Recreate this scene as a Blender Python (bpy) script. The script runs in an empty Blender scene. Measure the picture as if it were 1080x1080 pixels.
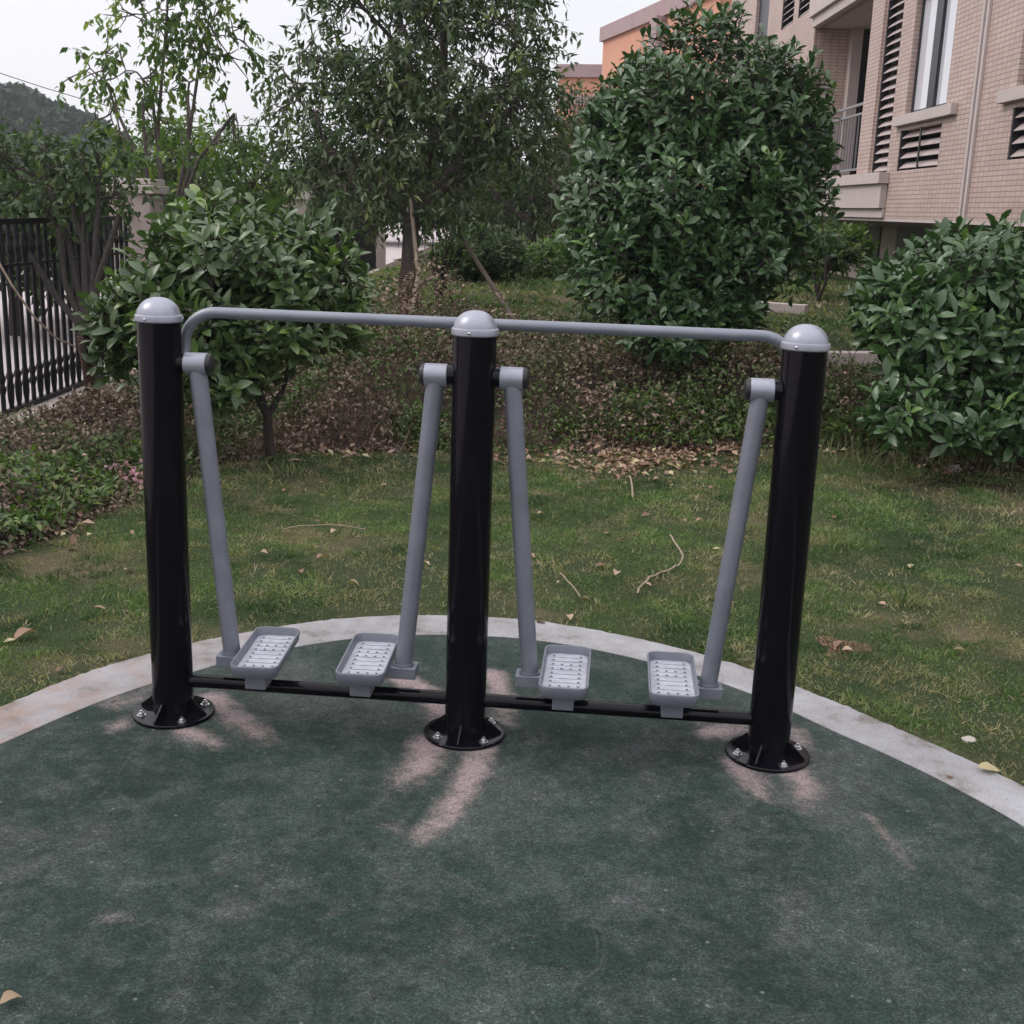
import bpy, math, random
import numpy as np
from mathutils import Vector, Matrix, noise
random.seed(7); rng = np.random.default_rng(11)
S = bpy.context.scene
COL = S.collection
PI = math.pi
R_ = math.radians

# ------------------------------------------------------------------ camera
CF, CP, CR_, CY = 1269.0, .248, .0348, -.0824
CPOS = np.array([.438, -3.695, 1.715])
cF = np.array([math.sin(CY)*math.cos(CP), math.cos(CY)*math.cos(CP), -math.sin(CP)])
cR = np.array([math.cos(CY), -math.sin(CY), 0.]); cU = np.cross(cR, cF)
c_, s_ = math.cos(CR_), math.sin(CR_)
cR, cU = c_*cR + s_*cU, -s_*cR + c_*cU
cam = bpy.data.cameras.new('camera'); camo = bpy.data.objects.new('camera', cam); COL.objects.link(camo)
M = Matrix.Identity(4)
for i in range(3):
    M[i][0] = cR[i]; M[i][1] = cU[i]; M[i][2] = -cF[i]; M[i][3] = CPOS[i]
camo.matrix_world = M
cam.sensor_width = 36; cam.lens = 36*CF/1080; cam.clip_end = 3000; cam.clip_start = .05
S.camera = camo
def G(u, v, d):      # world point seen at a place of the photograph, d metres in front of the camera
    return CPOS + (cF + cR*(u-540)/CF + cU*(540-v)/CF)*d
TD = np.array([-.0781, 1, 0.]); TD /= np.linalg.norm(TD)      # direction of the fence and the house
ND = np.array([TD[1], -TD[0], 0.])

# ------------------------------------------------------------------ numeric noise
def _h(ix, iy, iz, seed):
    n = (ix*374761393 + iy*668265263 + iz*2147483647 + seed*1274126177) & 0xffffffff
    n = ((n ^ (n >> 13))*1274126177) & 0xffffffff
    return ((n ^ (n >> 16)) & 0xffff)/65535.
def vn(x, y, z=0., seed=0):
    x, y, z = np.broadcast_arrays(np.asarray(x, float), np.asarray(y, float), np.asarray(z, float))
    ix, iy, iz = (np.floor(a).astype(np.int64) for a in (x, y, z))
    fx, fy, fz = x-ix, y-iy, z-iz
    fx, fy, fz = (a*a*(3-2*a) for a in (fx, fy, fz))
    r = 0
    for a in (0, 1):
        for b in (0, 1):
            for c in (0, 1):
                w = (fx if a else 1-fx)*(fy if b else 1-fy)*(fz if c else 1-fz)
                r = r + w*_h(ix+a, iy+b, iz+c, seed)
    return r
def fbm(x, y, z=0., seed=0, o=3):
    r = 0; t = 0; a = 1.
    for k in range(o):
        r = r + a*vn(np.asarray(x)*2**k, np.asarray(y)*2**k, np.asarray(z)*2**k, seed+k); t += a; a *= .5
    return r/t
def sm(a, b, x):
    t = np.clip((np.asarray(x, float)-a)/(b-a), 0, 1); return t*t*(3-2*t)

# ------------------------------------------------------------------ materials
def mat(name, base=(.5, .5, .5), rough=.6, metal=0., spec=None, coat=0.):
    m = bpy.data.materials.new(name); m.use_nodes = True
    b = m.node_tree.nodes['Principled BSDF']
    b.inputs['Base Color'].default_value = (*base, 1); b.inputs['Roughness'].default_value = rough
    b.inputs['Metallic'].default_value = metal
    if spec is not None: b.inputs['Specular IOR Level'].default_value = spec
    b.inputs['Coat Weight'].default_value = coat
    return m
class NT:
    def __init__(s, m): s.m = m; s.t = m.node_tree; s.n = s.t.nodes; s.b = s.n['Principled BSDF']; s.out = s.n['Material Output']
    def new(s, t, **kw):
        n = s.n.new(t)
        for k, v in kw.items(): setattr(n, k, v)
        return n
    def link(s, a, b): s.t.links.new(a, b)
    def coord(s, what='Object', scale=(1, 1, 1)):
        c = s.new('ShaderNodeTexCoord'); mp = s.new('ShaderNodeMapping'); mp.inputs['Scale'].default_value = scale
        s.link(c.outputs[what], mp.inputs['Vector']); return mp.outputs[0]
    def noise(s, vec, scale, detail=4, rough=.6, dist=0):
        n = s.new('ShaderNodeTexNoise'); n.inputs['Scale'].default_value = scale; n.inputs['Detail'].default_value = detail
        n.inputs['Roughness'].default_value = rough; n.inputs['Distortion'].default_value = dist
        s.link(vec, n.inputs['Vector']); return n.outputs['Fac']
    def ramp(s, fac, pts):
        n = s.new('ShaderNodeValToRGB'); e = n.color_ramp.elements
        while len(e) < len(pts): e.new(.5)
        for k, (p, c) in enumerate(pts):
            e[k].position = p; e[k].color = (*c, 1) if len(c) == 3 else c
        s.link(fac, n.inputs[0]); return n.outputs[0]
    def mix(s, fac, a, b, bt='MIX'):
        n = s.new('ShaderNodeMix', data_type='RGBA', blend_type=bt)
        for val, i in ((fac, 0), (a, 6), (b, 7)):
            if isinstance(val, (int, float)): n.inputs[i].default_value = val
            elif isinstance(val, tuple): n.inputs[i].default_value = (*val, 1)
            else: s.link(val, n.inputs[i])
        return n.outputs[2]
    def math(s, op, a, b=0.):
        n = s.new('ShaderNodeMath', operation=op)
        for val, i in ((a, 0), (b, 1)):
            if isinstance(val, (int, float)): n.inputs[i].default_value = val
            else: s.link(val, n.inputs[i])
        return n.outputs[0]
    def attr(s, name): n = s.new('ShaderNodeAttribute'); n.attribute_name = name; return n
    def bump(s, h, strength=.3, dist=.01):
        n = s.new('ShaderNodeBump'); n.inputs['Strength'].default_value = strength; n.inputs['Distance'].default_value = dist
        s.link(h, n.inputs['Height']); s.link(n.outputs[0], s.b.inputs['Normal'])
    def base(s, c): s.link(c, s.b.inputs['Base Color'])
    def rough(s, c): s.link(c, s.b.inputs['Roughness'])
BLK, WHT = (0, 0, 0), (1, 1, 1)

def leaf_mat(name, dark, light, young, rough=.38, trans=.25, spec=.5):
    """leaf colour runs dark > light by the per-leaf random 'rnd', young leaves by 'yng'"""
    m = mat(name, dark, rough, spec=spec); q = NT(m)
    a = q.attr('rnd'); y = q.attr('yng')
    c = q.mix(a.outputs['Fac'], dark, light); c = q.mix(y.outputs['Fac'], c, young)
    q.base(c)
    tr = q.new('ShaderNodeBsdfTranslucent'); mx = q.new('ShaderNodeMixShader'); mx.inputs[0].default_value = trans
    c2 = q.mix(.5, c, (.35, .5, .08), 'MULTIPLY')
    g = q.mix(1., c, (1.5, 1.9, .9), 'MULTIPLY')
    q.link(g, tr.inputs[0]); q.link(q.b.outputs[0], mx.inputs[1]); q.link(tr.outputs[0], mx.inputs[2]); q.link(mx.outputs[0], q.out.inputs[0])
    return m

def simple_noise_mat(name, a, b, scale=20, rough=.7, bump=.3, dist=.004, detail=5, coords='Object', stretch=(1, 1, 1), metal=0., spec=None):
    m = mat(name, a, rough, metal, spec); q = NT(m); v = q.coord(coords, stretch)
    f = q.noise(v, scale, detail); q.base(q.ramp(f, [(.3, a), (.7, b)]))
    if bump: q.bump(f, bump, dist)
    return m

MT = {}
# black gloss powder coat
m = mat('black_powder_coat', (.004, .0035, .006), .12, spec=.2); q = NT(m); v = q.coord()
f = q.noise(v, 260, 2); q.bump(f, .12, .0006); f2 = q.noise(v, 6, 4); q.rough(q.ramp(f2, [(.3, (.07,)*3), (.75, (.15,)*3)])); MT['black'] = m
m = mat('silver_grey_paint', (.2, .205, .25), .42, .35, spec=.5); q = NT(m); v = q.coord()
f = q.noise(v, 9, 5); q.base(q.ramp(f, [(.3, (.17, .18, .215)), (.7, (.21, .22, .26))])); q.rough(q.ramp(f, [(.3, (.36,)*3), (.7, (.5,)*3)]))
f3 = q.noise(v, 300, 2); q.bump(f3, .15, .0005); MT['grey'] = m
m = mat('light_grey_tread', (.42, .42, .5), .45, .2, spec=.5); q = NT(m); v = q.coord()
f = q.noise(v, 22, 5); q.base(q.ramp(f, [(.3, (.33, .335, .38)), (.65, (.47, .475, .53))])); f3 = q.noise(v, 200, 2); q.bump(f3, .1, .0005); MT['tread'] = m  # tray floor: wear and sky reflection both put into the lighter base colour
MT['cap'] = simple_noise_mat('pale_grey_cap', (.25, .255, .31), (.33, .335, .39), 11, .34, .05, .0005, metal=.4)
MT['rubber'] = mat('black_rubber', (.012, .011, .014), .45)
MT['steel'] = mat('zinc_bolt', (.55, .55, .56), .3, 1.)
MT['hole'] = mat('dark_hole', (.05, .05, .07), .8)

# court: green safety surfacing with worn pink patches ('wear' attribute) and dusty clouds
m = mat('court_surface', (.05, .07, .06), .82, spec=.25); q = NT(m); v = q.coord()
big = q.noise(v, 1.3, 6, .62, .6); mid = q.noise(v, 6.5, 6, .7, .3); fine = q.noise(v, 150, 4, .8); grit = q.noise(v, 420, 2, .6)
c = q.ramp(big, [(.34, (.013, .028, .021)), (.5, (.023, .042, .033)), (.64, (.056, .075, .064))])
c = q.mix(q.ramp(mid, [(.46, BLK), (.70, (.55,)*3)]), c, (.095, .105, .103))
blot = q.noise(v, 2.6, 5, .7, .8); c = q.mix(q.ramp(blot, [(.52, BLK), (.74, (.5,)*3)]), c, (.115, .108, .115))
mm = q.noise(v, 24, 6, .78, .4); c = q.mix(.75, c, q.ramp(mm, [(.34, (.60,)*3), (.5, (.95,)*3), (.66, (1.5,)*3)]), 'MULTIPLY')
vs = q.coord('Object', (1, .35, 1)); st = q.noise(vs, 9, 6, .7, 1.2)
c = q.mix(q.ramp(st, [(.60, BLK), (.80, (.5,)*3)]), c, (.13, .13, .125))
c = q.mix(1., c, q.ramp(fine, [(.34, (.45,)*3), (.5, (.92,)*3), (.66, (1.6,)*3)]), 'MULTIPLY')
gv = q.new('ShaderNodeTexVoronoi'); gv.inputs['Scale'].default_value = 230; q.link(v, gv.inputs['Vector']); gs = q.new('ShaderNodeSeparateColor'); q.link(gv.outputs['Color'], gs.inputs[0]); c = q.mix(.8, c, q.ramp(gs.outputs[0], [(0., (.55,)*3), (.7, (1.,)*3), (.94, (1.2,)*3), (1., (2.0,)*3)]), 'MULTIPLY')
c = q.mix(.5, c, q.ramp(grit, [(.35, (.5,)*3), (.7, (1.5,)*3)]), 'MULTIPLY')
w = q.attr('wear'); wn = q.noise(v, 22, 6, .75, .5); wn2 = q.noise(v, 240, 3, .8)
e1 = q.math('ADD', w.outputs['Fac'], q.math('MULTIPLY', q.math('SUBTRACT', wn, .5), 1.3)); e1 = q.math('ADD', e1, q.math('MULTIPLY', q.math('SUBTRACT', wn2, .5), 1.4))
gate = q.ramp(w.outputs['Fac'], [(.02, BLK), (.16, WHT)]); wm = q.mix(1., gate, q.ramp(e1, [(.22, BLK), (.48, (.34,)*3), (.85, (.92,)*3)]), 'MULTIPLY')
pk = q.ramp(fine, [(.34, (.13, .10, .105)), (.62, (.40, .31, .31))])
c = q.mix(wm, c, pk)
vor = q.new('ShaderNodeTexVoronoi'); vor.inputs['Scale'].default_value = 11; q.link(v, vor.inputs['Vector'])
sp = q.ramp(vor.outputs['Distance'], [(.03, (.8,)*3), (.075, BLK)]); c = q.mix(sp, c, (.15, .165, .155))
vf = q.new('ShaderNodeTexVoronoi'); vf.inputs['Scale'].default_value = 34; q.link(v, vf.inputs['Vector']); c = q.mix(q.ramp(vf.outputs['Distance'], [(.05, (.55,)*3), (.11, BLK)]), c, (.012, .018, .015))
q.base(c); h = q.math('ADD', q.math('MULTIPLY', fine, .7), grit); q.bump(h, .75, .004); MT['court'] = m

m = mat('kerb_concrete', (.4, .39, .4), .85); q = NT(m); v = q.coord()
f = q.noise(v, 5, 6, .65); g = q.noise(v, 160, 3, .7); 
c = q.ramp(f, [(.34, (.14, .12, .11)), (.45, (.235, .225, .23)), (.66, (.31, .31, .33))]); c = q.mix(.35, c, q.ramp(g, [(.3, (.55,)*3), (.7, (1.4,)*3)]), 'MULTIPLY')
vr = q.new('ShaderNodeTexVoronoi'); vr.inputs['Scale'].default_value = 26; q.link(v, vr.inputs['Vector'])
d = q.ramp(vr.outputs['Distance'], [(.06, (.7,)*3), (.12, BLK)]); c = q.mix(d, c, (.12, .10, .09))
xx = q.new('ShaderNodeSeparateXYZ'); q.link(v, xx.inputs[0]); mr = q.new('ShaderNodeMapRange'); q.link(xx.outputs[0], mr.inputs[0]); mr.inputs[1].default_value = -.7; mr.inputs[2].default_value = -1.5
st = q.noise(v, 7, 6, .75); c = q.mix(q.math('MULTIPLY', mr.outputs[0], q.ramp(st, [(.4, BLK), (.62, (.75,)*3)])), c, (.27, .19, .165))
q.base(c); q.bump(g, .4, .003); MT['kerb'] = m

# ground: soil / thatch; 'lawn' attribute 1 on the lawn
m = mat('soil_and_thatch', (.1, .08, .06), .95, spec=.15); q = NT(m); v = q.coord()
f = q.noise(v, 9, 7, .7); f2 = q.noise(v, 1.1, 4, .6); g = q.noise(v, 90, 4, .75)
lawn = q.ramp(f2, [(.35, (.026, .046, .018)), (.55, (.055, .065, .03)), (.7, (.15, .115, .075))])
lawn = q.mix(.6, lawn, q.ramp(g, [(.3, (.35,)*3), (.7, (1.6,)*3)]), 'MULTIPLY')
soil = q.ramp(f, [(.3, (.045, .028, .026)), (.5, (.085, .055, .048)), (.72, (.17, .12, .105))])
soil = q.mix(.6, soil, q.ramp(g, [(.3, (.4,)*3), (.7, (1.5,)*3)]), 'MULTIPLY')
a = q.attr('lawn'); q.base(q.mix(a.outputs['Fac'], soil, lawn)); q.bump(g, .8, .02); MT['ground'] = m

MT['grass'] = leaf_mat('grass_blades', (.030, .062, .022), (.135, .205, .066), (.40, .31, .20), .55, .3, .3)
MT['groundcover'] = leaf_mat('brown_groundcover_leaves', (.062, .040, .032), (.36, .26, .205), (.075, .12, .034), .6, .1, .25)
MT['low_green'] = leaf_mat('low_green_leaves', (.028, .062, .015), (.10, .16, .036), (.17, .20, .04), .5, .25)
MT['broad'] = leaf_mat('glossy_broad_leaves', (.024, .048, .016), (.082, .13, .045), (.15, .22, .055), .34, .16, .6)
MT['broad_blue'] = leaf_mat('deep_green_leaves', (.018, .045, .016), (.058, .115, .040), (.11, .19, .045), .34, .14, .6)
MT['tree_leaf'] = leaf_mat('small_tree_leaves', (.024, .046, .018), (.085, .125, .055), (.16, .20, .06), .38, .22, .5)
MT['light_leaf'] = leaf_mat('light_green_leaves', (.032, .066, .018), (.10, .165, .036), (.19, .24, .055), .45, .35, .4)
MT['far_leaf'] = leaf_mat('dark_far_leaves', (.022, .045, .018), (.058, .095, .036), (.11, .14, .045), .55, .2, .3)
MT['hill_leaf'] = leaf_mat('hillside_leaves', (.012, .026, .016), (.038, .060, .034), (.07, .09, .05), .7, .1, .2)
MT['dry'] = leaf_mat('dry_leaf', (.15, .08, .055), (.42, .285, .205), (.5, .44, .26), .6, .15, .3)
MT['petal'] = leaf_mat('pink_petals', (.36, .14, .2), (.5, .25, .32), (.6, .4, .45), .6, .3, .3)
m = mat('bark', (.04, .03, .027), .9); q = NT(m); v = q.coord('Object', (1, 1, .25)); f = q.noise(v, 60, 6, .7); q.base(q.ramp(f, [(.3, (.016, .012, .011)), (.7, (.06, .047, .042))])); q.bump(f, .6, .01); MT['bark'] = m
m = mat('grey_bark', (.12, .1, .09), .9); q = NT(m); v = q.coord('Object', (1, 1, .25)); f = q.noise(v, 50, 6, .7); q.base(q.ramp(f, [(.3, (.04, .03, .028)), (.7, (.115, .092, .082))])); q.bump(f, .5, .01); MT['grey_bark'] = m
# straw rope wound round trunks
m = mat('straw_rope_wrap', (.12, .07, .05), .95); q = NT(m); v = q.coord(); wv = q.new('ShaderNodeTexWave', wave_type='BANDS', bands_direction='Z'); wv.inputs['Scale'].default_value = 14; wv.inputs['Distortion'].default_value = 1.5
q.link(v, wv.inputs['Vector']); q.base(q.ramp(wv.outputs['Fac'], [(.1, (.05, .028, .022)), (.8, (.15, .095, .07))])); q.bump(wv.outputs['Fac'], .8, .01); MT['wrap'] = m
MT['stake'] = simple_noise_mat('dry_bamboo', (.20, .15, .11), (.36, .28, .21), 30, .7, .2, .002, stretch=(1, 1, .15))
MT['weathered'] = simple_noise_mat('weathered_wood', (.11, .085, .065), (.2, .16, .125), 30, .8, .3, .002, stretch=(1, 1, .15))
MT['iron'] = mat('black_iron', (.006, .006, .008), .5, spec=.25)
MT['stone'] = simple_noise_mat('pale_stone', (.36, .32, .29), (.48, .43, .39), 12, .85, .3, .004)
MT['rock'] = simple_noise_mat('rock', (.30, .27, .24), (.5, .46, .42), 18, .9, .8, .01)
MT['road'] = simple_noise_mat('pale_paving', (.34, .29, .29), (.44, .39, .39), 2.5, .9, .1, .004)
MT['rendered'] = simple_noise_mat('beige_render', (.36, .29, .27), (.41, .335, .31), 5, .85, .1, .003)
MT['trim'] = simple_noise_mat('pale_trim', (.47, .40, .385), (.52, .44, .42), 4, .8, .1, .002)
MT['orange'] = simple_noise_mat('orange_render', (.58, .28, .19), (.63, .32, .22), .8, .9, 0)
MT['coping'] = simple_noise_mat('mauve_coping', (.34, .24, .25), (.40, .29, .30), 2, .9, 0)
MT['frame'] = mat('dark_window_frame', (.018, .018, .025), .4)
MT['silver_frame'] = mat('grey_window_frame', (.25, .25, .28), .4)
m = mat('window_glass', (.62, .62, .68), .04, spec=1.0); m.node_tree.nodes['Principled BSDF'].inputs['IOR'].default_value = 1.9; MT['glass'] = m  # pale base colour stands in for bright sky reflected in the panes
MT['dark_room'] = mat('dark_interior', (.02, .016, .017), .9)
MT['slat'] = simple_noise_mat('beige_slats', (.40, .32, .31), (.5, .42, .41), 6, .55, 0)
MT['rail'] = mat('grey_steel_railing', (.27, .26, .28), .5, .3)
def tile_mat(name, a, b, mortar):
    m = mat(name, a, .55, spec=.35); q = NT(m); c = q.new('ShaderNodeTexCoord'); sx = q.new('ShaderNodeSeparateXYZ'); q.link(c.outputs['Object'], sx.inputs[0])
    cx = q.new('ShaderNodeCombineXYZ'); q.link(q.math('ADD', sx.outputs[0], sx.outputs[1]), cx.inputs[0]); q.link(sx.outputs[2], cx.inputs[1])
    br = q.new('ShaderNodeTexBrick'); br.offset = .0; br.offset_frequency = 1; br.squash = 1.; q.link(cx.outputs[0], br.inputs['Vector'])
    br.inputs['Color1'].default_value = (*a, 1); br.inputs['Color2'].default_value = (*b, 1); br.inputs['Mortar'].default_value = (*mortar, 1)
    br.inputs['Scale'].default_value = 1; br.inputs['Brick Width'].default_value = .13; br.inputs['Row Height'].default_value = .052
    br.inputs['Mortar Size'].default_value = .006; br.inputs['Mortar Smooth'].default_value = .2; br.inputs['Bias'].default_value = 0.
    f = q.noise(q.coord(), .8, 5, .6); q.base(q.mix(.5, br.outputs['Color'], q.ramp(f, [(.3, (.75,)*3), (.7, (1.12,)*3)]), 'MULTIPLY'))
    q.bump(q.math('SUBTRACT', 1., br.outputs['Fac']), .3, .004); return m
MT['tile'] = tile_mat('pinkish_wall_tiles', (.55, .415, .375), (.48, .35, .315), (.29, .215, .195))

# ------------------------------------------------------------------ mesh helpers
class MB:
    def __init__(s): s.v = []; s.f = []; s.m = []
    def add(s, vs, fs, mi=0):
        o = len(s.v); s.v += [tuple(map(float, p)) for p in vs]; s.f += [tuple(i+o for i in f) for f in fs]; s.m += [mi]*len(fs); return s
    def box(s, a, b, mi=0, bev=0.):
        (x0, y0, z0), (x1, y1, z1) = a, b
        vs = [(x0, y0, z0), (x1, y0, z0), (x1, y1, z0), (x0, y1, z0), (x0, y0, z1), (x1, y0, z1), (x1, y1, z1), (x0, y1, z1)]
        return s.add(vs, [(0, 3, 2, 1), (4, 5, 6, 7), (0, 1, 5, 4), (1, 2, 6, 5), (2, 3, 7, 6), (3, 0, 4, 7)], mi)
    def tube(s, path, r, n=8, mi=0, cap=True):
        P = [np.array(p, float) for p in path]; k = len(P)
        if not hasattr(r, '__len__'): r = [r]*k
        t0 = P[1]-P[0]; t0 /= np.linalg.norm(t0)+1e-9
        up = np.array([0, 0, 1.]) if abs(t0[2]) < .9 else np.array([1., 0, 0])
        a = np.cross(t0, up); a /= np.linalg.norm(a)
        vs = []
        for i in range(k):
            t = P[min(i+1, k-1)]-P[max(i-1, 0)]; t /= np.linalg.norm(t)+1e-9
            a = a-t*(a@t); a /= np.linalg.norm(a)+1e-9; b = np.cross(t, a)
            for j in range(n):
                w = 2*PI*j/n; vs.append(P[i]+r[i]*(math.cos(w)*a+math.sin(w)*b))
        fs = [(i*n+j, i*n+(j+1) % n, (i+1)*n+(j+1) % n, (i+1)*n+j) for i in range(k-1) for j in range(n)]
        if cap: fs += [tuple(range(n))[::-1], tuple((k-1)*n+j for j in range(n))]
        return s.add(vs, fs, mi)
    def lathe(s, prof, c=(0, 0, 0), n=32, mi=0, axis=2):
        """prof: (radius, height) list, closed with caps where radius is 0"""
        vs = []; idx = []
        for (r, z) in prof:
            if r < 1e-6: idx.append([len(vs)]); vs.append((0, 0, z))
            else:
                idx.append(list(range(len(vs), len(vs)+n)))
                vs += [(r*math.cos(2*PI*j/n), r*math.sin(2*PI*j/n), z) for j in range(n)]
        fs = []
        for A, B in zip(idx, idx[1:]):
            for j in range(n):
                k = (j+1) % n
                if len(A) == 1 and len(B) == 1: continue
                if len(A) == 1: fs.append((A[0], B[k], B[j])[::-1])
                elif len(B) == 1: fs.append((A[j], A[k], B[0]))
                else: fs.append((A[j], A[k], B[k], B[j]))
        if axis == 0: vs = [(z, x, y) for x, y, z in vs]
        vs = [(x+c[0], y+c[1], z+c[2]) for x, y, z in vs]
        return s.add(vs, fs, mi)
    def build(s, name, mats, parent=None, smooth=None, bevel=0., loc=None):
        me = bpy.data.meshes.new(name); me.from_pydata(s.v, [], s.f)
        for mm in (mats if isinstance(mats, (list, tuple)) else [mats]): me.materials.append(mm)
        me.polygons.foreach_set('material_index', s.m)
        if smooth is not None:
            me.polygons.foreach_set('use_smooth', [True]*len(s.f)); me.set_sharp_from_angle(angle=R_(smooth))
        me.update()
        o = bpy.data.objects.new(name, me); COL.objects.link(o)
        if bevel:
            b = o.modifiers.new('bevel', 'BEVEL'); b.width = bevel; b.segments = 2; b.limit_method = 'ANGLE'
        if parent is not None: o.parent = parent
        if loc is not None: o.location = loc
        return o
def tag(o, label=None, cat=None, group=None, kind=None):
    if label: o['label'] = label
    if cat: o['category'] = cat
    if group: o['group'] = group
    if kind: o['kind'] = kind
    return o
def empty(name, loc=(0, 0, 0), rz=0.):
    o = bpy.data.objects.new(name, None); COL.objects.link(o); o.location = loc; o.rotation_euler = (0, 0, rz); o.empty_display_size = .1
    return o
def copy_tree(o, parent=None):
    c = o.copy(); COL.objects.link(c)
    if parent is not None: c.parent = parent
    for ch in [x for x in list(COL.objects) if x.parent == o]: copy_tree(ch, c)
    return c

# ------------------------------------------------------------------ leaves (vectorised)
def nrm(a): return a/(np.linalg.norm(a, axis=-1, keepdims=True)+1e-9)
def tmpl(kind):
    """leaf template: x along, y across (half width), z lift"""
    if kind == 'broad':
        rows = [(.24, .12), (.56, .215), (.84, .135)]
    elif kind == 'lance':
        rows = [(.45, .14)]
    elif kind == 'oval':
        rows = [(.5, .27)]
    elif kind == 'blade':
        v = [(0, .05, 0), (0, -.05, 0), (.55, -.04, .0), (.55, .04, .0), (1, 0, -.25)]
        return np.array(v, float), [(0, 1, 2, 3), (3, 2, 4)]
    v = [(0, 0, 0)]
    for x, w in rows:
        dz = -.28*x*x
        v += [(x, w, dz+w*.35), (x, 0, dz), (x, -w, dz+w*.35)]
    v.append((1, 0, -.30)); f = []
    n = len(rows)
    f += [(0, 2, 1), (0, 3, 2)]
    for k in range(n-1):
        a = 1+3*k; b = a+3
        f += [(a, a+1, b+1, b), (a+1, a+2, b+2, b+1)]
    a = 1+3*(n-1); t = len(v)-1
    f += [(a, a+1, t), (a+1, a+2, t)]
    return np.array(v, float), f
TM = {k: tmpl(k) for k in ('broad', 'lance', 'oval', 'blade')}
def leaves(name, mt, kind, P, D, N, L, rnd, yng, width=1., parent=None, smooth=True):
    v, f = TM[kind]; n = len(P); D = nrm(D); Y = nrm(np.cross(N, D)); Z = np.cross(D, Y)
    L = np.broadcast_to(L, (n,))
    W = np.broadcast_to(width, (n,))
    V = P[:, None, :] + L[:, None, None]*(v[None, :, 0, None]*D[:, None, :] + (v[None, :, 1, None]*W[:, None, None])*Y[:, None, :] + v[None, :, 2, None]*Z[:, None, :])
    k = len(v); V = V.reshape(-1, 3)
    me = bpy.data.meshes.new(name)
    loops = np.concatenate([np.array(x) for x in f]); tot = np.array([len(x) for x in f])
    off = np.arange(n)*k
    li = (loops[None, :]+off[:, None]).ravel(); lt = np.tile(tot, n); ls = np.concatenate([[0], np.cumsum(lt)[:-1]])
    me.vertices.add(len(V)); me.vertices.foreach_set('co', V.astype(np.float32).ravel())
    me.loops.add(len(li)); me.loops.foreach_set('vertex_index', li.astype(np.int32))
    me.polygons.add(len(lt)); me.polygons.foreach_set('loop_start', ls.astype(np.int32)); me.polygons.foreach_set('loop_total', lt.astype(np.int32))
    me.update(calc_edges=True)
    if smooth: me.polygons.foreach_set('use_smooth', np.ones(len(lt), bool))
    for nm, arr in (('rnd', rnd), ('yng', yng)):
        a = me.attributes.new(nm, 'FLOAT', 'POINT'); a.data.foreach_set('value', np.repeat(np.broadcast_to(arr, (n,)), k).astype(np.float32))
    me.materials.append(mt)
    o = bpy.data.objects.new(name, me); COL.objects.link(o)
    if parent is not None: o.parent = parent
    return o
def rvec(n): return nrm(rng.normal(size=(n, 3)))
def lobes_points(lobes, n, shell=.45, gap=0., gs=1.6, seed=1, keep_low=1.):
    """points spread through a union of ellipsoids, thicker near the outside, with noise gaps"""
    vol = np.array([l[3]*l[4]*l[5] for l in lobes])**.75; vol /= vol.sum(); out = []; dirs = []
    for l, w in zip(lobes, vol):
        k = max(3, int(n*w)); c = np.array(l[:3]); r = np.array(l[3:6])
        d = rvec(k*4); rad = rng.uniform(shell**3, 1, k*4)**(1/3.)
        rad *= 1 + .42*(fbm(d[:, 0]*2.2+c[0], d[:, 1]*2.2+c[1], d[:, 2]*2.2, seed)-.5)*2
        p = c + d*rad[:, None]*r
        ok = fbm(p[:, 0]*gs, p[:, 1]*gs, p[:, 2]*gs, seed+9) > gap
        if keep_low < 1: ok &= (d[:, 2] > -.45) | (rng.random(k*4) < keep_low)
        p, d = p[ok][:k], d[ok][:k]; out.append(p); dirs.append(d)
    return np.concatenate(out), np.concatenate(dirs)
def skeleton(mb, pos, tips, r0, depth=0, n=6, tipr=.004, sag=0.):
    pos = np.array(pos, float)
    if len(tips) <= 3 or depth > 7:
        for t in tips:
            m_ = (pos+t)/2 + rng.normal(size=3)*.04*np.linalg.norm(t-pos) - np.array([0, 0, sag])
            mb.tube([pos, m_, t], [max(tipr, min(r0, tipr*2)), tipr*1.3, tipr*.7], 4, cap=False)
        return
    k = 3 if len(tips) > 12 else 2
    C = tips[rng.choice(len(tips), k, replace=False)]
    for _ in range(5):
        lab = np.argmin(((tips[:, None]-C[None])**2).sum(2), 1)
        C = np.array([tips[lab == i].mean(0) if (lab == i).any() else C[i] for i in range(k)])
    for i in range(k):
        t = tips[lab == i]
        if not len(t): continue
        f = .5 if depth else .42
        child = pos + (C[i]-pos)*f + rng.normal(size=3)*.06*np.linalg.norm(C[i]-pos)
        r1 = max(tipr*1.3, r0*(len(t)/len(tips))**.45*.92)
        mid = (pos+child)/2 + rng.normal(size=3)*.05*np.linalg.norm(child-pos)
        mb.tube([pos, mid, child], [max(r1, r0*.8) if depth else r0, (r0*.7+r1)/2 if r1 < r0 else r1, r1], n, cap=False)
        skeleton(mb, child, t, r1, depth+1, max(4, n-1), tipr, sag)
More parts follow.
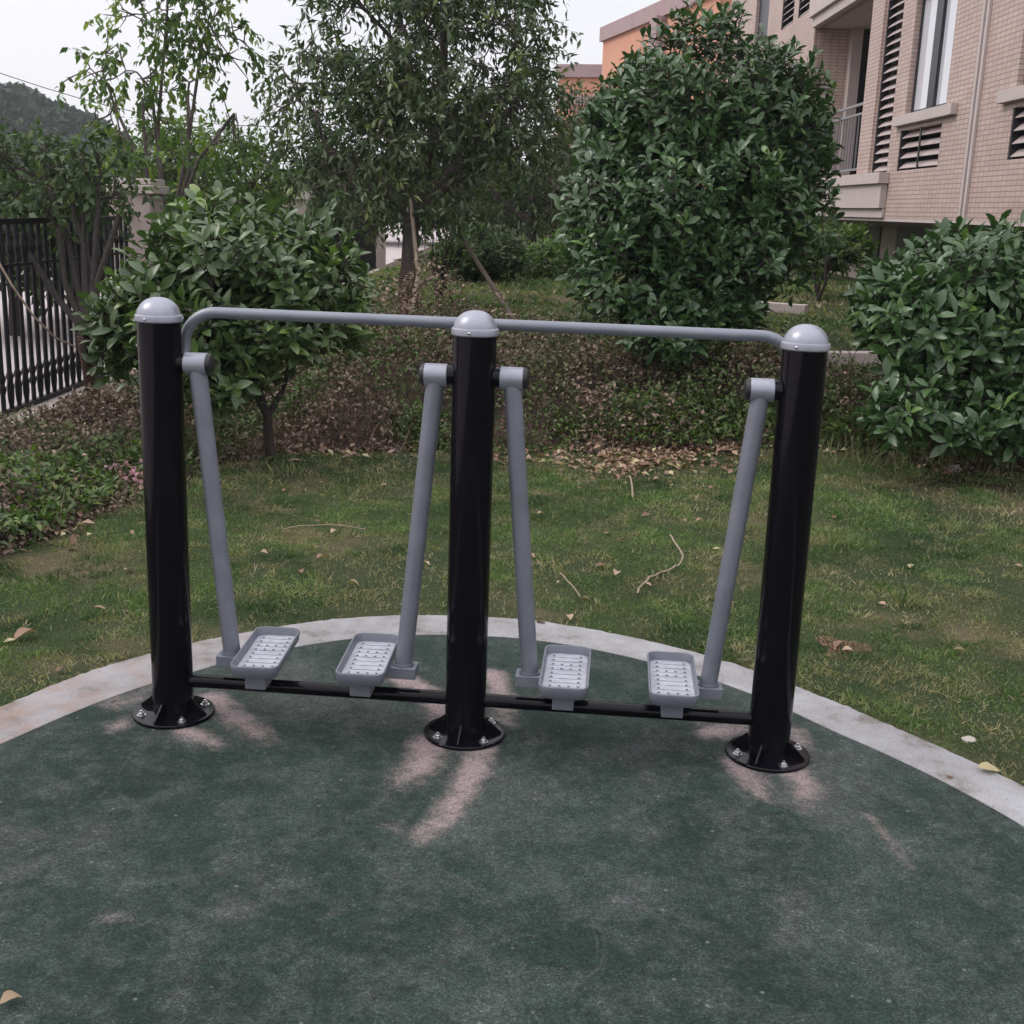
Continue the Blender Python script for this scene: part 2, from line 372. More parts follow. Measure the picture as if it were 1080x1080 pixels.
def rosettes(tips, dirs, k, L, up=.5, spread=(.5, 1.35)):
    n = len(tips); A = nrm(dirs*(1-up) + np.array([0, 0, up]) + rng.normal(size=(n, 3))*.25)
    ref = rvec(n); X = nrm(np.cross(A, ref)); Y = np.cross(A, X)
    A, X, Y, T = (np.repeat(a, k, 0) for a in (A, X, Y, tips)); j = np.tile(np.arange(k), n)
    az = j*2.4 + np.repeat(rng.uniform(0, 6.28, n), k) + rng.normal(size=n*k)*.2
    el = spread[0] + (spread[1]-spread[0])*(j+.5)/k + rng.normal(size=n*k)*.15
    rad = X*np.cos(az)[:, None] + Y*np.sin(az)[:, None]
    D = A*np.cos(el)[:, None] + rad*np.sin(el)[:, None]
    N = A*np.sin(el)[:, None] - rad*np.cos(el)[:, None] + rng.normal(size=(n*k, 3))*.18
    P = T - A*(j/k*L*1.25)[:, None]
    return P, D, N
def plant(name, label, cat, base, stems, lobes, mt, bark, n_tips, k, L, kind='broad', width=1., up=.45, shell=.5, gap=.3, gs=1.8, seed=1, young=.12,
          group=None, r=.03, droop=0., twig=None, keep_low=.6, trunk_name='stem', crown_name='foliage', extra=None, spread=(.5, 1.35)):
    """base: foot of the plant; stems: list of (fork point, radius); crown: rosettes at the tips of a branching skeleton"""
    root = empty(name, base); tag(root, label, cat, group)
    b = np.array(base)
    tips, dirs = lobes_points(lobes, n_tips, shell, gap, gs, seed, keep_low)
    mb = MB(); forks = [np.array(s[0]) for s in stems]
    lab = np.argmin(((tips[:, None]-np.array(forks)[None])**2).sum(2), 1)
    for i, (fk, rr) in enumerate(stems):
        fk = np.array(fk); st = b + rng.normal(size=3)*[rr*1.2, rr*1.2, 0]*(len(stems) > 1) - [0, 0, .05]
        mid = st*.5 + fk*.5 + rng.normal(size=3)*.05*np.linalg.norm(fk-st)
        mb.tube([st-b, st*.78+fk*.22-b, mid-b, fk-b], [rr*1.35, rr*1.1, rr, rr*.85], 10, cap=True)
        if (lab == i).any(): skeleton(mb, fk-b, tips[lab == i]-b, rr*.75, 0, 7)
    if extra: extra(mb, b)
    mb.build(trunk_name, bark, root, smooth=60)
    if twig:        # leaves strung along a drooping twig instead of a rosette
        tl, kk = twig; n = len(tips)
        td = nrm(dirs + rng.normal(size=(n, 3))*.5 + np.array([0, 0, -droop]))
        u_ = np.tile((np.arange(kk)+.3)/kk, n); T = np.repeat(tips, kk, 0); TDr = np.repeat(td, kk, 0)
        P = T + TDr*(u_*tl)[:, None] + np.array([0, 0, -1])*(u_**2*tl*droop*.5)[:, None]
        D = nrm(TDr + rvec(n*kk)*.9 + np.array([0, 0, -droop])); N = nrm(np.array([0, 0, 1.])+rvec(n*kk)*.8)
        cl = np.repeat(rng.random(n), kk)
    else:
        P, D, N = rosettes(tips, dirs, k, L, up, spread); cl = np.repeat(rng.random(len(tips)), k)
        if droop: D = nrm(D + np.array([0, 0, -droop]))
    n = len(P); Ls = L*rng.uniform(.45, 1.22, n)
    cn = fbm(P[:, 0]*1.3, P[:, 1]*1.3, P[:, 2]*1.3, seed+40)
    rnd = np.clip(rng.random(n)*.5+cl*.3+(cn-.5)*.9+.1, 0, 1)
    yng = np.where(cl > 1-young, rng.uniform(.3, 1, n), rng.uniform(0, .15, n))
    leaves(crown_name, mt, kind, P-b, D, N, Ls, rnd, yng, width, root)
    return root

# ------------------------------------------------------------------ terrain
def LAT(x, y): return (x-CPOS[0])*ND[0] + (y-CPOS[1])*ND[1]
def H(x, y):
    x = np.asarray(x, float); y = np.asarray(y, float)
    h = .45*sm(4.5, 7.0, y) + .2*sm(7, 9.5, y) + .1*sm(9.5, 13, y)
    l = LAT(x, y); h = h*sm(-3.6, -1.9, l)
    bumpy = (fbm(x*1.7, y*1.7, 0, 5)-.5)*.05*sm(.1, 1.0, np.hypot(x-.05, y+.6)-1.75)
    beyond = sm(-3.7, -4.6, l)*-.1
    pit = -.02*sm(.05, -.05, np.hypot(x-.05, y+.6)-1.7)
    return h + bumpy*(l > -3.7) + beyond + pit
EDGE_F = np.array([(-6, -3.0), (-3.6, -1.2), (-2.75, .2), (-2.48, 1.0), (-2.36, 1.7), (-2.3, 2.3), (-2.28, 3.0), (-2.15, 3.9), (-1.6, 4.35), (-.53, 4.65), (.3, 4.75), (.82, 4.85), (1.5, 5.05), (2.02, 5.2), (2.5, 5.0), (2.9, 4.8), (4.2, 4.7), (9, 4.7)])
def in_bed(x, y):
    """>0 inside the planting bed (signed, roughly metres)"""
    x = np.asarray(x, float); y = np.asarray(y, float)
    yf = np.interp(x, EDGE_F[:, 0], EDGE_F[:, 1]) + (fbm(x*2.5, y*2.5, 0, 77)-.5)*.35
    xl = np.interp(y, [-3, -1.2, .2, 1.0, 1.7, 2.3, 3.0, 3.9, 4.3], [-6, -3.6, -2.75, -2.48, -2.36, -2.3, -2.28, -2.15, -1.7]) + (fbm(x*2.5, y*2.5, 0, 78)-.5)*.3
    yb = np.interp(x, [-9, -4, -2.2, -.5, .3, 1.4, 2.2, 6], [12, 12, 7.2, 6.6, 6.7, 7.0, 6.95, 7.0])
    front = np.where(x < -1.9, np.where(y > 4.2, 1., xl-x), y-yf)
    return np.minimum(front, yb-y)
def axis(lo, hi, st, far):
    a = list(np.arange(lo, hi+1e-6, st)); d = st; x = hi
    while x < far: d *= 1.35; x += d; a.append(x)
    d = st; x = lo
    while x > -far: d *= 1.35; x -= d; a.insert(0, x)
    return np.array(a)
xs = axis(-6, 6, .09, 420); ys = axis(-5, 15, .09, 420)
X, Y = np.meshgrid(xs, ys); Z = H(X, Y); Z = Z - .02*((np.abs(X) > 12) | (Y > 20))
nx, ny = len(xs), len(ys)
me = bpy.data.meshes.new('ground'); vi = np.arange(nx*ny).reshape(ny, nx)
quads = np.stack([vi[:-1, :-1], vi[:-1, 1:], vi[1:, 1:], vi[1:, :-1]], -1).reshape(-1, 4)
me.from_pydata(np.stack([X, Y, Z], -1).reshape(-1, 3).tolist(), [], quads.tolist())
at = me.attributes.new('lawn', 'FLOAT', 'POINT')
lawnm = 1-sm(-.06, .10, in_bed(X, Y)); lawnm *= (LAT(X, Y) > -3.7)
at.data.foreach_set('value', lawnm.astype(np.float32).ravel())
me.materials.append(MT['ground']); me.polygons.foreach_set('use_smooth', [True]*len(me.polygons))
ground = bpy.data.objects.new('ground', me); COL.objects.link(ground); tag(ground, kind='structure')

# ------------------------------------------------------------------ court and kerb
INN = [(-1.66, -.85), (-1.57, -.60), (-1.45, -.33), (-1.33, -.05), (-1.21, .17), (-1.06, .37), (-.88, .58), (-.67, .75), (-.5, .845), (-.32, .905), (-.15, .935), (-.02, .945), (.11, .94), (.26, .915), (.41, .87), (.62, .775), (.84, .64), (1.0, .51), (1.13, .37), (1.25, .225), (1.40, .06), (1.55, -.13), (1.70, -.37), (1.80, -.62), (1.86, -.9)]
OUT = [(-1.83, -.70), (-1.72, -.36), (-1.59, -.06), (-1.49, .18), (-1.38, .38), (-1.22, .585), (-1.07, .74), (-.9, .88), (-.73, 1.0), (-.58, 1.07), (-.43, 1.12), (-.22, 1.16), (-.03, 1.17), (.12, 1.165), (.27, 1.135), (.45, 1.08), (.63, 1.0), (.84, .885), (1.03, .745), (1.17, .61), (1.31, .47), (1.46, .30), (1.61, .12), (1.79, -.12), (1.94, -.40), (2.03, -.72)]
def close_curve(pts, cx, cy, rx, ry):
    pts = [tuple(p) for p in pts]; a1 = math.atan2(pts[-1][1]-cy, pts[-1][0]-cx); a0 = math.atan2(pts[0][1]-cy, pts[0][0]-cx)
    r1 = math.hypot(pts[-1][0]-cx, pts[-1][1]-cy); r0 = math.hypot(pts[0][0]-cx, pts[0][1]-cy)
    if a0 > a1: a0 -= 2*PI
    for k in range(1, 24):
        t = k/24; a = a1+(a0-a1)*t; r = (r1*(1-t)+r0*t)*(1+.9*math.sin(PI*t)); pts.append((cx+r*math.cos(a), cy+r*math.sin(a)))
    return np.array(pts)
def resample(P, n):
    Q = np.vstack([P, P[:1]]);
    # Catmull-Rom
    out = []
    m_ = len(P)
    for i in range(m_):
        p0, p1, p2, p3 = P[i-1], P[i], P[(i+1) % m_], P[(i+2) % m_]
        for t in np.linspace(0, 1, 8, endpoint=False):
            out.append(.5*((2*p1)+(-p0+p2)*t+(2*p0-5*p1+4*p2-p3)*t*t+(-p0+3*p1-3*p2+p3)*t**3))
    out = np.array(out); s = np.concatenate([[0], np.cumsum(np.linalg.norm(np.diff(np.vstack([out, out[:1]]), axis=0), axis=1))])
    o2 = np.vstack([out, out[:1]]); q = np.linspace(0, s[-1], n, endpoint=False)
    return np.stack([np.interp(q, s, o2[:, 0]), np.interp(q, s, o2[:, 1])], 1)
inn = close_curve(INN, .1, -.9, 0, 0); out_ = close_curve(OUT, .1, -.9, 0, 0)
ri = resample(inn, 360)
# outer loop sampled by angle about the same centre, so that the ring is regular
ro_src = resample(out_, 1200)
def by_angle(src, c, ang):
    a = np.arctan2(src[:, 1]-c[1], src[:, 0]-c[0]); r = np.hypot(src[:, 0]-c[0], src[:, 1]-c[1]); o = np.argsort(a)
    rr = np.interp(ang, np.concatenate([a[o]-2*PI, a[o], a[o]+2*PI]), np.tile(r[o], 3)); return np.stack([c[0]+rr*np.cos(ang), c[1]+rr*np.sin(ang)], 1)
NA = 480; ang = np.linspace(-PI, PI, NA, endpoint=False); CC = (.1, -.9)
ri = by_angle(resample(inn, 1200), CC, ang); ro = by_angle(ro_src, CC, ang)
dw = np.linalg.norm(ro-ri, axis=1)
ro = CC + (ro-CC)*(1+(rng.normal(size=NA)*.0012)[:, None])
# kerb ring (top at 6 mm above the court) with slightly worn edges
mb = MB(); vs = []; zt = .010
for k in range(NA):
    a, b = ri[k], ro[k]; w1 = .008
    e = (b-a)/np.linalg.norm(b-a)
    for p, z in ((a, -.05), (a, zt-.004), (a+e*w1, zt), (b-e*w1, zt+.002), (b, zt-.006), (b, -.06)): vs.append((*p, z))
fs = [(6*k+j, 6*k+j+1, 6*((k+1) % NA)+j+1, 6*((k+1) % NA)+j) for k in range(NA) for j in range(5)]
mb.add(vs, fs); kerb = mb.build('kerb', MT['kerb'], smooth=40); tag(kerb, kind='structure')
# court surface
rad_n = 110; V = [(CC[0], CC[1], .004)]; 
for j in range(1, rad_n+1):
    P = CC + (ri-CC)*(j/rad_n)*(1.0005); V += [(p[0], p[1], .004) for p in P]
F = [(0, 1+k, 1+(k+1) % NA) for k in range(NA)]
for j in range(rad_n-1):
    o = 1+j*NA; F += [(o+k, o+NA+k, o+NA+(k+1) % NA, o+(k+1) % NA) for k in range(NA)]
me = bpy.data.meshes.new('court'); me.from_pydata(V, [], F)
VV = np.array(V)
def gz(u, v): d = cF+cR*(u-540)/CF+cU*(540-v)/CF; return (CPOS+d*(-CPOS[2]/d[2]))[:2]
STREAK = [  # worn patches: (polyline in photo pixels, half width m, strength)
    ([(421, 716), (450, 729), (463, 748), (468, 765)], .030, 1.), ([(520, 712), (529, 740), (533, 764)], .026, .95), ([(455, 783), (446, 806), (426, 828)], .034, 1.), ([(507, 792), (498, 818), (474, 858), (443, 884)], .026, 1.),
    ([(428, 826), (405, 846)], .03, .35), ([(443, 884), (405, 872)], .03, .35), ([(224, 738), (246, 755), (276, 780)], .03, .95), ([(195, 772), (229, 787)], .022, 1.), ([(124, 768), (142, 757)], .028, .6), ([(126, 742), (155, 728)], .04, .55),
    ([(752, 774), (790, 768)], .032, .9), ([(776, 806), (790, 822), (804, 842)], .026, 1.), ([(834, 812), (852, 830), (846, 850)], .026, .9), ([(836, 772), (848, 792)], .026, .8), ([(745, 762), (700, 755)], .03, .35),
    ([(915, 860), (960, 915)], .012, .55), ([(545, 640), (560, 700)], .01, .0), ([(115, 968), (150, 972)], .016, .45)]
wear = np.zeros(len(V))
for pl, hw, st in STREAK:
    P = np.array([gz(*p) for p in pl])
    for si, (a, b) in enumerate(zip(P, P[1:])):
        ab = b-a; t = np.clip(((VV[:, :2]-a)@ab)/(ab@ab), 0, 1); d = np.linalg.norm(VV[:, :2]-(a+t[:, None]*ab), axis=1)
        ss = (si+t)/(len(P)-1); wear = np.maximum(wear, st*(1-.45*ss**2)*np.clip(1.12-d/(hw*2.8), 0, 1)*(.55+.8*fbm(VV[:, 0]*12, VV[:, 1]*12, 0, 7, 4)))
at = me.attributes.new('wear', 'FLOAT', 'POINT'); at.data.foreach_set('value', wear.astype(np.float32))
me.materials.append(MT['court']); court = bpy.data.objects.new('court', me); COL.objects.link(court); tag(court, kind='structure')

# ------------------------------------------------------------------ air walker
walker = empty('air_walker'); tag(walker, 'double air walker with three black posts, grey swing arms and grey handrail', 'fitness equipment')
PH = 1.334; PR = .0675
def make_post():
    p = MB().lathe([(0, .01), (PR, .01), (PR, PH-.004), (PR-.003, PH), (0, PH)], n=48).build('post', MT['black'], walker, smooth=35)
    MB().lathe([(0, PH-.004), (.071, PH-.004), (.0735, PH-.001), (.0735, PH+.014), (.0725, PH+.0165), (.069, PH+.018), (.0675, PH+.019), (.066, PH+.026), (.062, PH+.038), (.054, PH+.050), (.043, PH+.060), (.030, PH+.067), (.015, PH+.071), (0, PH+.072)], n=48).build('cap', MT['cap'], p, smooth=30)
    MB().lathe([(0, .0045), (.135, .0045), (.1365, .007), (.1365, .013), (.134, .016), (.085, .017), (.070, .022), (.0672, .022)], n=56).build('base_plate', MT['black'], p, smooth=30)
    for k in range(3):
        a = -PI/2-.25+k*2*PI/3; MB().lathe([(0, 0), (.0048, 0), (.0048, .002), (.003, .0032), (0, .0035)], n=12, axis=0).build('screw', MT['steel'], p, smooth=40, loc=(.0725*math.cos(a), .0725*math.sin(a), PH+.007)).rotation_euler = (0, 0, a)
    for k in range(4):
        a = k*PI/2 - .18 - PI/2; c, s = math.cos(a), math.sin(a); g = MB(); t = .003
        prof = [(PR-.002, .0155), (.123, .0155), (.123, .021), (PR+.006, .064), (PR-.002, .064)]
        v = [(r*c-s*t*sg, r*s+c*t*sg, z) for sg in (-1, 1) for r, z in prof]; n = 5
        g.add(v, [tuple(range(n))[::-1], tuple(range(n, 2*n))]+[(i, (i+1) % n, n+(i+1) % n, n+i) for i in range(n)]).build('gusset', MT['black'], p)
        b = a+PI/4; x, y = .108*math.cos(b), .108*math.sin(b)
        MB().lathe([(.0155, .0165), (.0155, .019), (.010, .0192)], (x, y, 0), 20).lathe([(.0105, .019), (.0105, .026), (.009, .0275), (0, .0275)], (x, y, 0), 6).lathe([(.005, .027), (.005, .034), (0, .035)], (x, y, 0), 10).build('bolt', MT['steel'], p)
    return p
post0 = make_post(); post0.location = (-1, 0, 0)
for x, rz in ((0, .12), (1, -.25)):
    p = copy_tree(post0, walker); p.location = (x, 0, 0); p.rotation_euler = (0, 0, rz)
# handrail behind the posts
HY = .092; zt_ = 1.356; rad = .105; path = []
for k in range(9):
    a = k/8*PI/2; path.append((-.952+rad-rad*math.cos(a), HY, zt_-rad+rad*math.sin(a)))
path = [(-.975, .050, 1.185), (-.962, .072, 1.195), (-.954, .088, 1.212), (-.952, HY, 1.235)]+path
rgt = [(.032-x, y, z) for x, y, z in path[::-1]]
MB().tube(path+[(-.4, HY, zt_), (0, HY, zt_), (.4, HY, zt_)]+rgt, .0182, 20).build('handrail', MT['grey'], walker, smooth=50)
for s in (-1, 1):
    MB().tube([(s*(PR-.004), 0, .128), (s*(1-PR+.004), 0, .128)], .0225, 24).build('crossbar', MT['black'], walker, smooth=50)
# swing arms: pivot at (px,0,1.205), foot at (fx,0,.24), pedal centre ccx
def rrect(w, l, r, n=6):
    o = []
    for cx, cy, a0 in ((w/2-r, l/2-r, 0), (-w/2+r, l/2-r, 90), (-w/2+r, -l/2+r, 180), (w/2-r, -l/2+r, 270)):
        for k in range(n+1): a = R_(a0+90*k/n); o.append((cx+r*math.cos(a), cy+r*math.sin(a)))
    return o
def swing(postx, sd):
    px = postx+sd*.118; fx = postx+sd*.209; pcx = postx+sd*.327; Z0 = 1.202
    arm = MB().tube([(px+sd*.003, 0, Z0-.02), (fx, 0, .238)], .0283, 28).build('swing_arm', MT['grey'], walker, smooth=50)
    MB().lathe([(0, -.036), (.034, -.036), (.0355, -.034), (.0355, .034), (.034, .036), (0, .036)], (px, 0, Z0), 32, axis=0).build('sleeve', MT['cap'], arm, smooth=35)
    ex = px+sd*.036
    pr = [(0, 0), (.0345, 0), (.0345, .004), (.031, .012), (.022, .017), (0, .019)]
    e = MB().lathe(pr, (0, 0, 0), 28, axis=0)
    if sd < 0: e.v = [(-x, y, z) for x, y, z in e.v]; e.f = [f[::-1] for f in e.f]
    e.v = [(x+ex, y, z+Z0) for x, y, z in e.v]; e.build('end_cap', MT['rubber'], arm, smooth=35)
    MB().tube([(postx+sd*(PR-.008), 0, Z0), (px-sd*.034, 0, Z0)], .0315, 28).build('axle_housing', MT['black'], walker, smooth=50)
    MB().box((min(fx-sd*.045, pcx+sd*.03), -.034, .196), (max(fx-sd*.045, pcx+sd*.03), .034, .236)).build('bracket', MT['grey'], arm, bevel=.003)
    MB().tube([(fx-sd*.0005, 0, .2355), (fx, 0, .243)], .0335, 24).build('weld_collar', MT['grey'], arm, smooth=40)
    MB().box((pcx-.034, -.135, .168), (pcx+.034, -.060, .226)).build('stop_block', MT['grey'], arm, bevel=.004)
    # pedal tray
    p = MB(); zr = .268
    loops = [(rrect(.138, .362, .028), .226), (rrect(.150, .376, .030), .236), (rrect(.158, .386, .034), zr-.003), (rrect(.156, .384, .033), zr), (rrect(.148, .376, .030), zr), (rrect(.146, .374, .030), zr-.003), (rrect(.136, .362, .026), .2405)]
    vs = []; n = len(loops[0][0])
    for lp, z in loops: vs += [(x, y, z) for x, y in lp]
    fs = [(i*n+j, i*n+(j+1) % n, (i+1)*n+(j+1) % n, (i+1)*n+j) for i in range(len(loops)-1) for j in range(n)]
    fs.append(tuple(range(n))[::-1]); p.add(vs, fs)
    o = len(p.v); p.add([(x, y, z) for x, y, z in vs[-n:]], [tuple(range(n))], 1)
    ribs = 9
    for k in range(ribs):
        y = -.150+k*.0375; p.box((-.055, y-.0075, .2408), (.055, y+.0075, .2425), 1)
    for k in range(ribs):
        y = -.150+k*.0375
        for x in ((-.045, -.015, .015, .045) if k in (0, 1, 5, 6) else (-.045, .045)):
            p.lathe([(.0045, .2422), (.0045, .2434), (0, .2434)], (x, y, 0), 10, 2)
    ped = p.build('pedal', [MT['grey'], MT['tread'], MT['hole']], arm, smooth=40)
    ped.location = (pcx, 0, 0)
    return arm, ped
arms = [swing(-1, 1), swing(0, -1), swing(0, 1), swing(1, -1)]
arms[0][1].rotation_euler = (0, 0, R_(3)); arms[1][1].rotation_euler = (0, 0, R_(2))

# ------------------------------------------------------------------ grass
def in_poly(P, x, y):
    a = np.arctan2(y-CC[1], x-CC[0]); r = np.hypot(x-CC[0], y-CC[1]); rr = np.interp(a, ang, np.hypot(*(P-CC).T), period=2*PI)
    return r < rr
def grass_patch(n, xr, yr, L, wmul, cond=None):
    x = rng.uniform(*xr, n); y = rng.uniform(*yr, n)
    # inside the picture's reach (a margin for other viewpoints)
    d = (x-CPOS[0])*cF[0]+(y-CPOS[1])*cF[1]; l = (x-CPOS[0])*cR[0]+(y-CPOS[1])*cR[1]
    b = in_bed(x, y)
    ok = (np.abs(l) < .52*d+.5) & ((b < .02) | ((b < .3) & (rng.random(n) < .35*(1-b/.3)))) & ~in_poly(CC+(ro-CC)*(.992+.012*fbm(ang*40, 0, 0, 5)[:, None]), x, y) & (LAT(x, y) > -3.6)
    if cond is not None: ok &= cond(x, y)
    dry = fbm(x*1.1+3, y*1.1, 0, 21, 4); dry2 = fbm(x*5, y*5, 0, 31, 3)
    ok &= rng.random(n) < np.clip(1.2-1.6*sm(.48, .68, dry*.5+dry2*.5), .15, 1)
    x, y, dry, dry2 = x[ok], y[ok], dry[ok], dry2[ok]; n = len(x)
    P = np.stack([x, y, H(x, y)-.004], 1)
    tilt = rng.normal(size=(n, 2))*.65; D = nrm(np.stack([tilt[:, 0], tilt[:, 1], np.full(n, .75)], 1))
    a = rng.uniform(0, 2*PI, n); N = np.stack([np.cos(a), np.sin(a), np.full(n, .4)], 1)
    tuft = fbm(x*9, y*9, 0, 51, 2)
    Ls = L*rng.uniform(.5, 1.3, n)*(.4+1.2*tuft)
    yn = np.clip(sm(.42, .66, dry*.45+dry2*.55)*.95 + (rng.random(n) < .18)*rng.random(n), 0, 1)*rng.uniform(.5, 1, n)
    rn = np.clip(rng.random(n)*.6+(fbm(x*2.8, y*2.8, 0, 61)-.40)*1.7, 0, 1)
    return P, D, N, Ls, rn, yn, np.full(n, wmul)
A = grass_patch(380000, (-3.4, 5.0), (-1.6, 3.2), .027, 1.5)
B = grass_patch(140000, (-3.4, 6.0), (3.2, 5.6), .032, 1.8)
C_ = grass_patch(70000, (-5.0, 6.5), (6.4, 16), .06, 3.)
ALL = [np.concatenate(t) for t in zip(A, B, C_)]
g = leaves('grass', MT['grass'], 'blade', *ALL[:6], width=ALL[6], smooth=False); tag(g, 'short mown green grass with dry straw patches around the court', 'grass', kind='stuff')

# fallen dry leaves: single things on the lawn, kerb and court
def dry_leaf_mesh(seed):
    random.seed(seed); v = []; f = []
    n = 6; curl = random.uniform(.15, .5)
    for i in range(n+1):
        t = i/n; w = .32*math.sin(PI*min(1, t*1.02+.01))**.8*(1+.1*random.uniform(-1, 1)) if 0 < i < n else .012
        x = t-.5; z = .22*math.sin(t*PI)*curl + random.uniform(-.01, .02)
        v += [(x, -w, z+abs(w)*curl*1.4), (x, 0, z), (x, w, z+abs(w)*curl*1.4)]
    for i in range(n):
        a = 3*i; f += [(a, a+1, a+4, a+3), (a+1, a+2, a+5, a+4)]
    v += [(-.5, -.008, 0), (-.5, .008, 0), (-.72, .008, .05), (-.72, -.008, .05)]; k = 3*(n+1); f += [(k, k+1, k+2, k+3)]
    me = bpy.data.meshes.new('dry_leaf'); me.from_pydata(v, [], f); me.polygons.foreach_set('use_smooth', [True]*len(f))
    for nm, val in (('rnd', random.random()), ('yng', random.choice([0, 0, .2, .7]))):
        a = me.attributes.new(nm, 'FLOAT', 'POINT'); a.data.foreach_set('value', [val]*len(v))
    me.materials.append(MT['dry']); return me
DL = [dry_leaf_mesh(i) for i in range(9)]
random.seed(5)
def gpix(u, v):
    x, y = gz(u, v)
    for _ in range(6):
        z = float(H(x, y)); d = cF+cR*(u-540)/CF+cU*(540-v)/CF; p = CPOS+d*((z-CPOS[2])/d[2]); x, y = p[0], p[1]
    return x, y, float(H(x, y))
def put_leaf(u, v, size, label, group=None, mi=None, rot=None, z=None):
    x, y, zz = gpix(u, v)
    o = bpy.data.objects.new('fallen_leaf', DL[random.randrange(9) if mi is None else mi]); COL.objects.link(o)
    o.location = (x, y, (zz+.016) if z is None else z); o.scale = (size, size, size); o.rotation_euler = (random.uniform(-.25, .25), random.uniform(-.2, .2), random.uniform(0, 6.3) if rot is None else rot)
    tag(o, label, 'leaf', group); return o
put_leaf(12, 1069, .05, 'single yellow-brown leaf on the green court at the near left corner', None, 2, .9, .012)
put_leaf(1042, 817, .075, 'reddish brown dry leaf lying on the kerb at the right edge', None, 1, .1, .02)
put_leaf(1000, 829, .03, 'small green-yellow leaf standing on the edge of the kerb', None, 4, 1.5, .012)
lawn_px = [(405, 514, .05), (335, 553, .04), (352, 564, .05), (340, 592, .06), (372, 620, .06), (278, 587, .045), (135, 604, .05), (28, 675, .09), (10, 680, .05), (318, 606, .04), (446, 590, .04), (449, 598, .04), (525, 490, .05), (625, 500, .05), (660, 512, .04), (707, 514, .04), (720, 552, .05), (737, 552, .04), (750, 517, .05), (681, 546, .05), (640, 565, .05), (634, 600, .07), (650, 608, .05), (570, 545, .04), (590, 618, .035), (617, 636, .04), (682, 620, .05), (575, 614, .03), (756, 582, .05), (960, 600, .05), (878, 548, .05), (845, 520, .04), (942, 520, .04), (1072, 600, .06), (560, 590, .05), (655, 573, .05), (612, 517, .04), (232, 560, .04), (298, 520, .04), (770, 640, .05), (1010, 690, .04), (893, 690, .05), (930, 640, .04), (105, 645, .05), (64, 710, .04), (600, 655, .05), (570, 660, .045), (820, 655, .04)]
for u, v, s_z in lawn_px: put_leaf(u, v, s_z*random.uniform(.85, 1.2), 'small dry brown leaf lying on the grass between the kerb and the planting bed', 'dry leaves scattered on the lawn')
# pale stones
def rock(u, v, s, label):
    x, y, z = gpix(u, v); bm_v = []; mb = MB(); n1, n2 = 10, 7; vs = []
    for i in range(n2+1):
        for j in range(n1):
            th = PI*i/n2; ph = 2*PI*j/n1; d = Vector((math.sin(th)*math.cos(ph), math.sin(th)*math.sin(ph), math.cos(th)))
            k = 1+.35*noise.noise(d*1.7+Vector((u, v, 0))); vs.append((d.x*k*s, d.y*k*s*.7, d.z*k*s*.55))
    fs = [(i*n1+j, (i+1)*n1+j, (i+1)*n1+(j+1) % n1, i*n1+(j+1) % n1) for i in range(n2) for j in range(n1)]
    o = mb.add(vs, fs).build('stone', MT['rock'], smooth=35, loc=(x, y, z+s*.2)); tag(o, label, 'stone')
rock(1022, 782, .025, 'pale stone in the grass close to the kerb at the right edge'); rock(647, 462, .05, 'whitish stone at the front of the bed above the leaf litter')
rock(1006, 497, .06, 'pale rough stone under the right-hand broad-leaved shrub'); rock(965, 486, .05, 'flat brownish stone at the bed edge left of the right-hand shrub'); rock(590, 484, .03, 'small tan stone at the bed edge right of the middle post')
# dead vine on the grass
def vine(pts, r, label, name='dry_twig'):
    P = [np.array(gpix(u, v)) for u, v in pts]; c = P[0].copy(); Q = []
    for i in range(len(P)-1):
        p0, p1, p2, p3 = P[max(i-1, 0)], P[i], P[i+1], P[min(i+2, len(P)-1)]
        for t in np.linspace(0, 1, 5, endpoint=False): Q.append(.5*((2*p1)+(-p0+p2)*t+(2*p0-5*p1+4*p2-p3)*t*t+(-p0+3*p1-3*p2+p3)*t**3)+np.array([0, 0, .026+.01*math.sin(3*t+i)]))
    Q.append(P[-1]+np.array([0, 0, .02])); o = MB().tube([q-c for q in Q], r, 6).build(name, MT['stake'], smooth=60, loc=c); tag(o, label, 'twig')
vine([(706, 569), (712, 580), (720, 592), (712, 602), (695, 608), (682, 616), (672, 630)], .0045, 'long S-curved dry twig on the lawn between middle and right posts')
vine([(664, 506), (666, 516), (667, 528)], .006, 'short straight dry twig below the leaf litter on the lawn')
vine([(300, 563), (340, 560), (385, 562)], .0028, 'thin pale straw-like twig on the lawn left of the middle post')
vine([(590, 610), (600, 622), (612, 634)], .003, 'thin dark dry twig on the lawn right of the middle post')

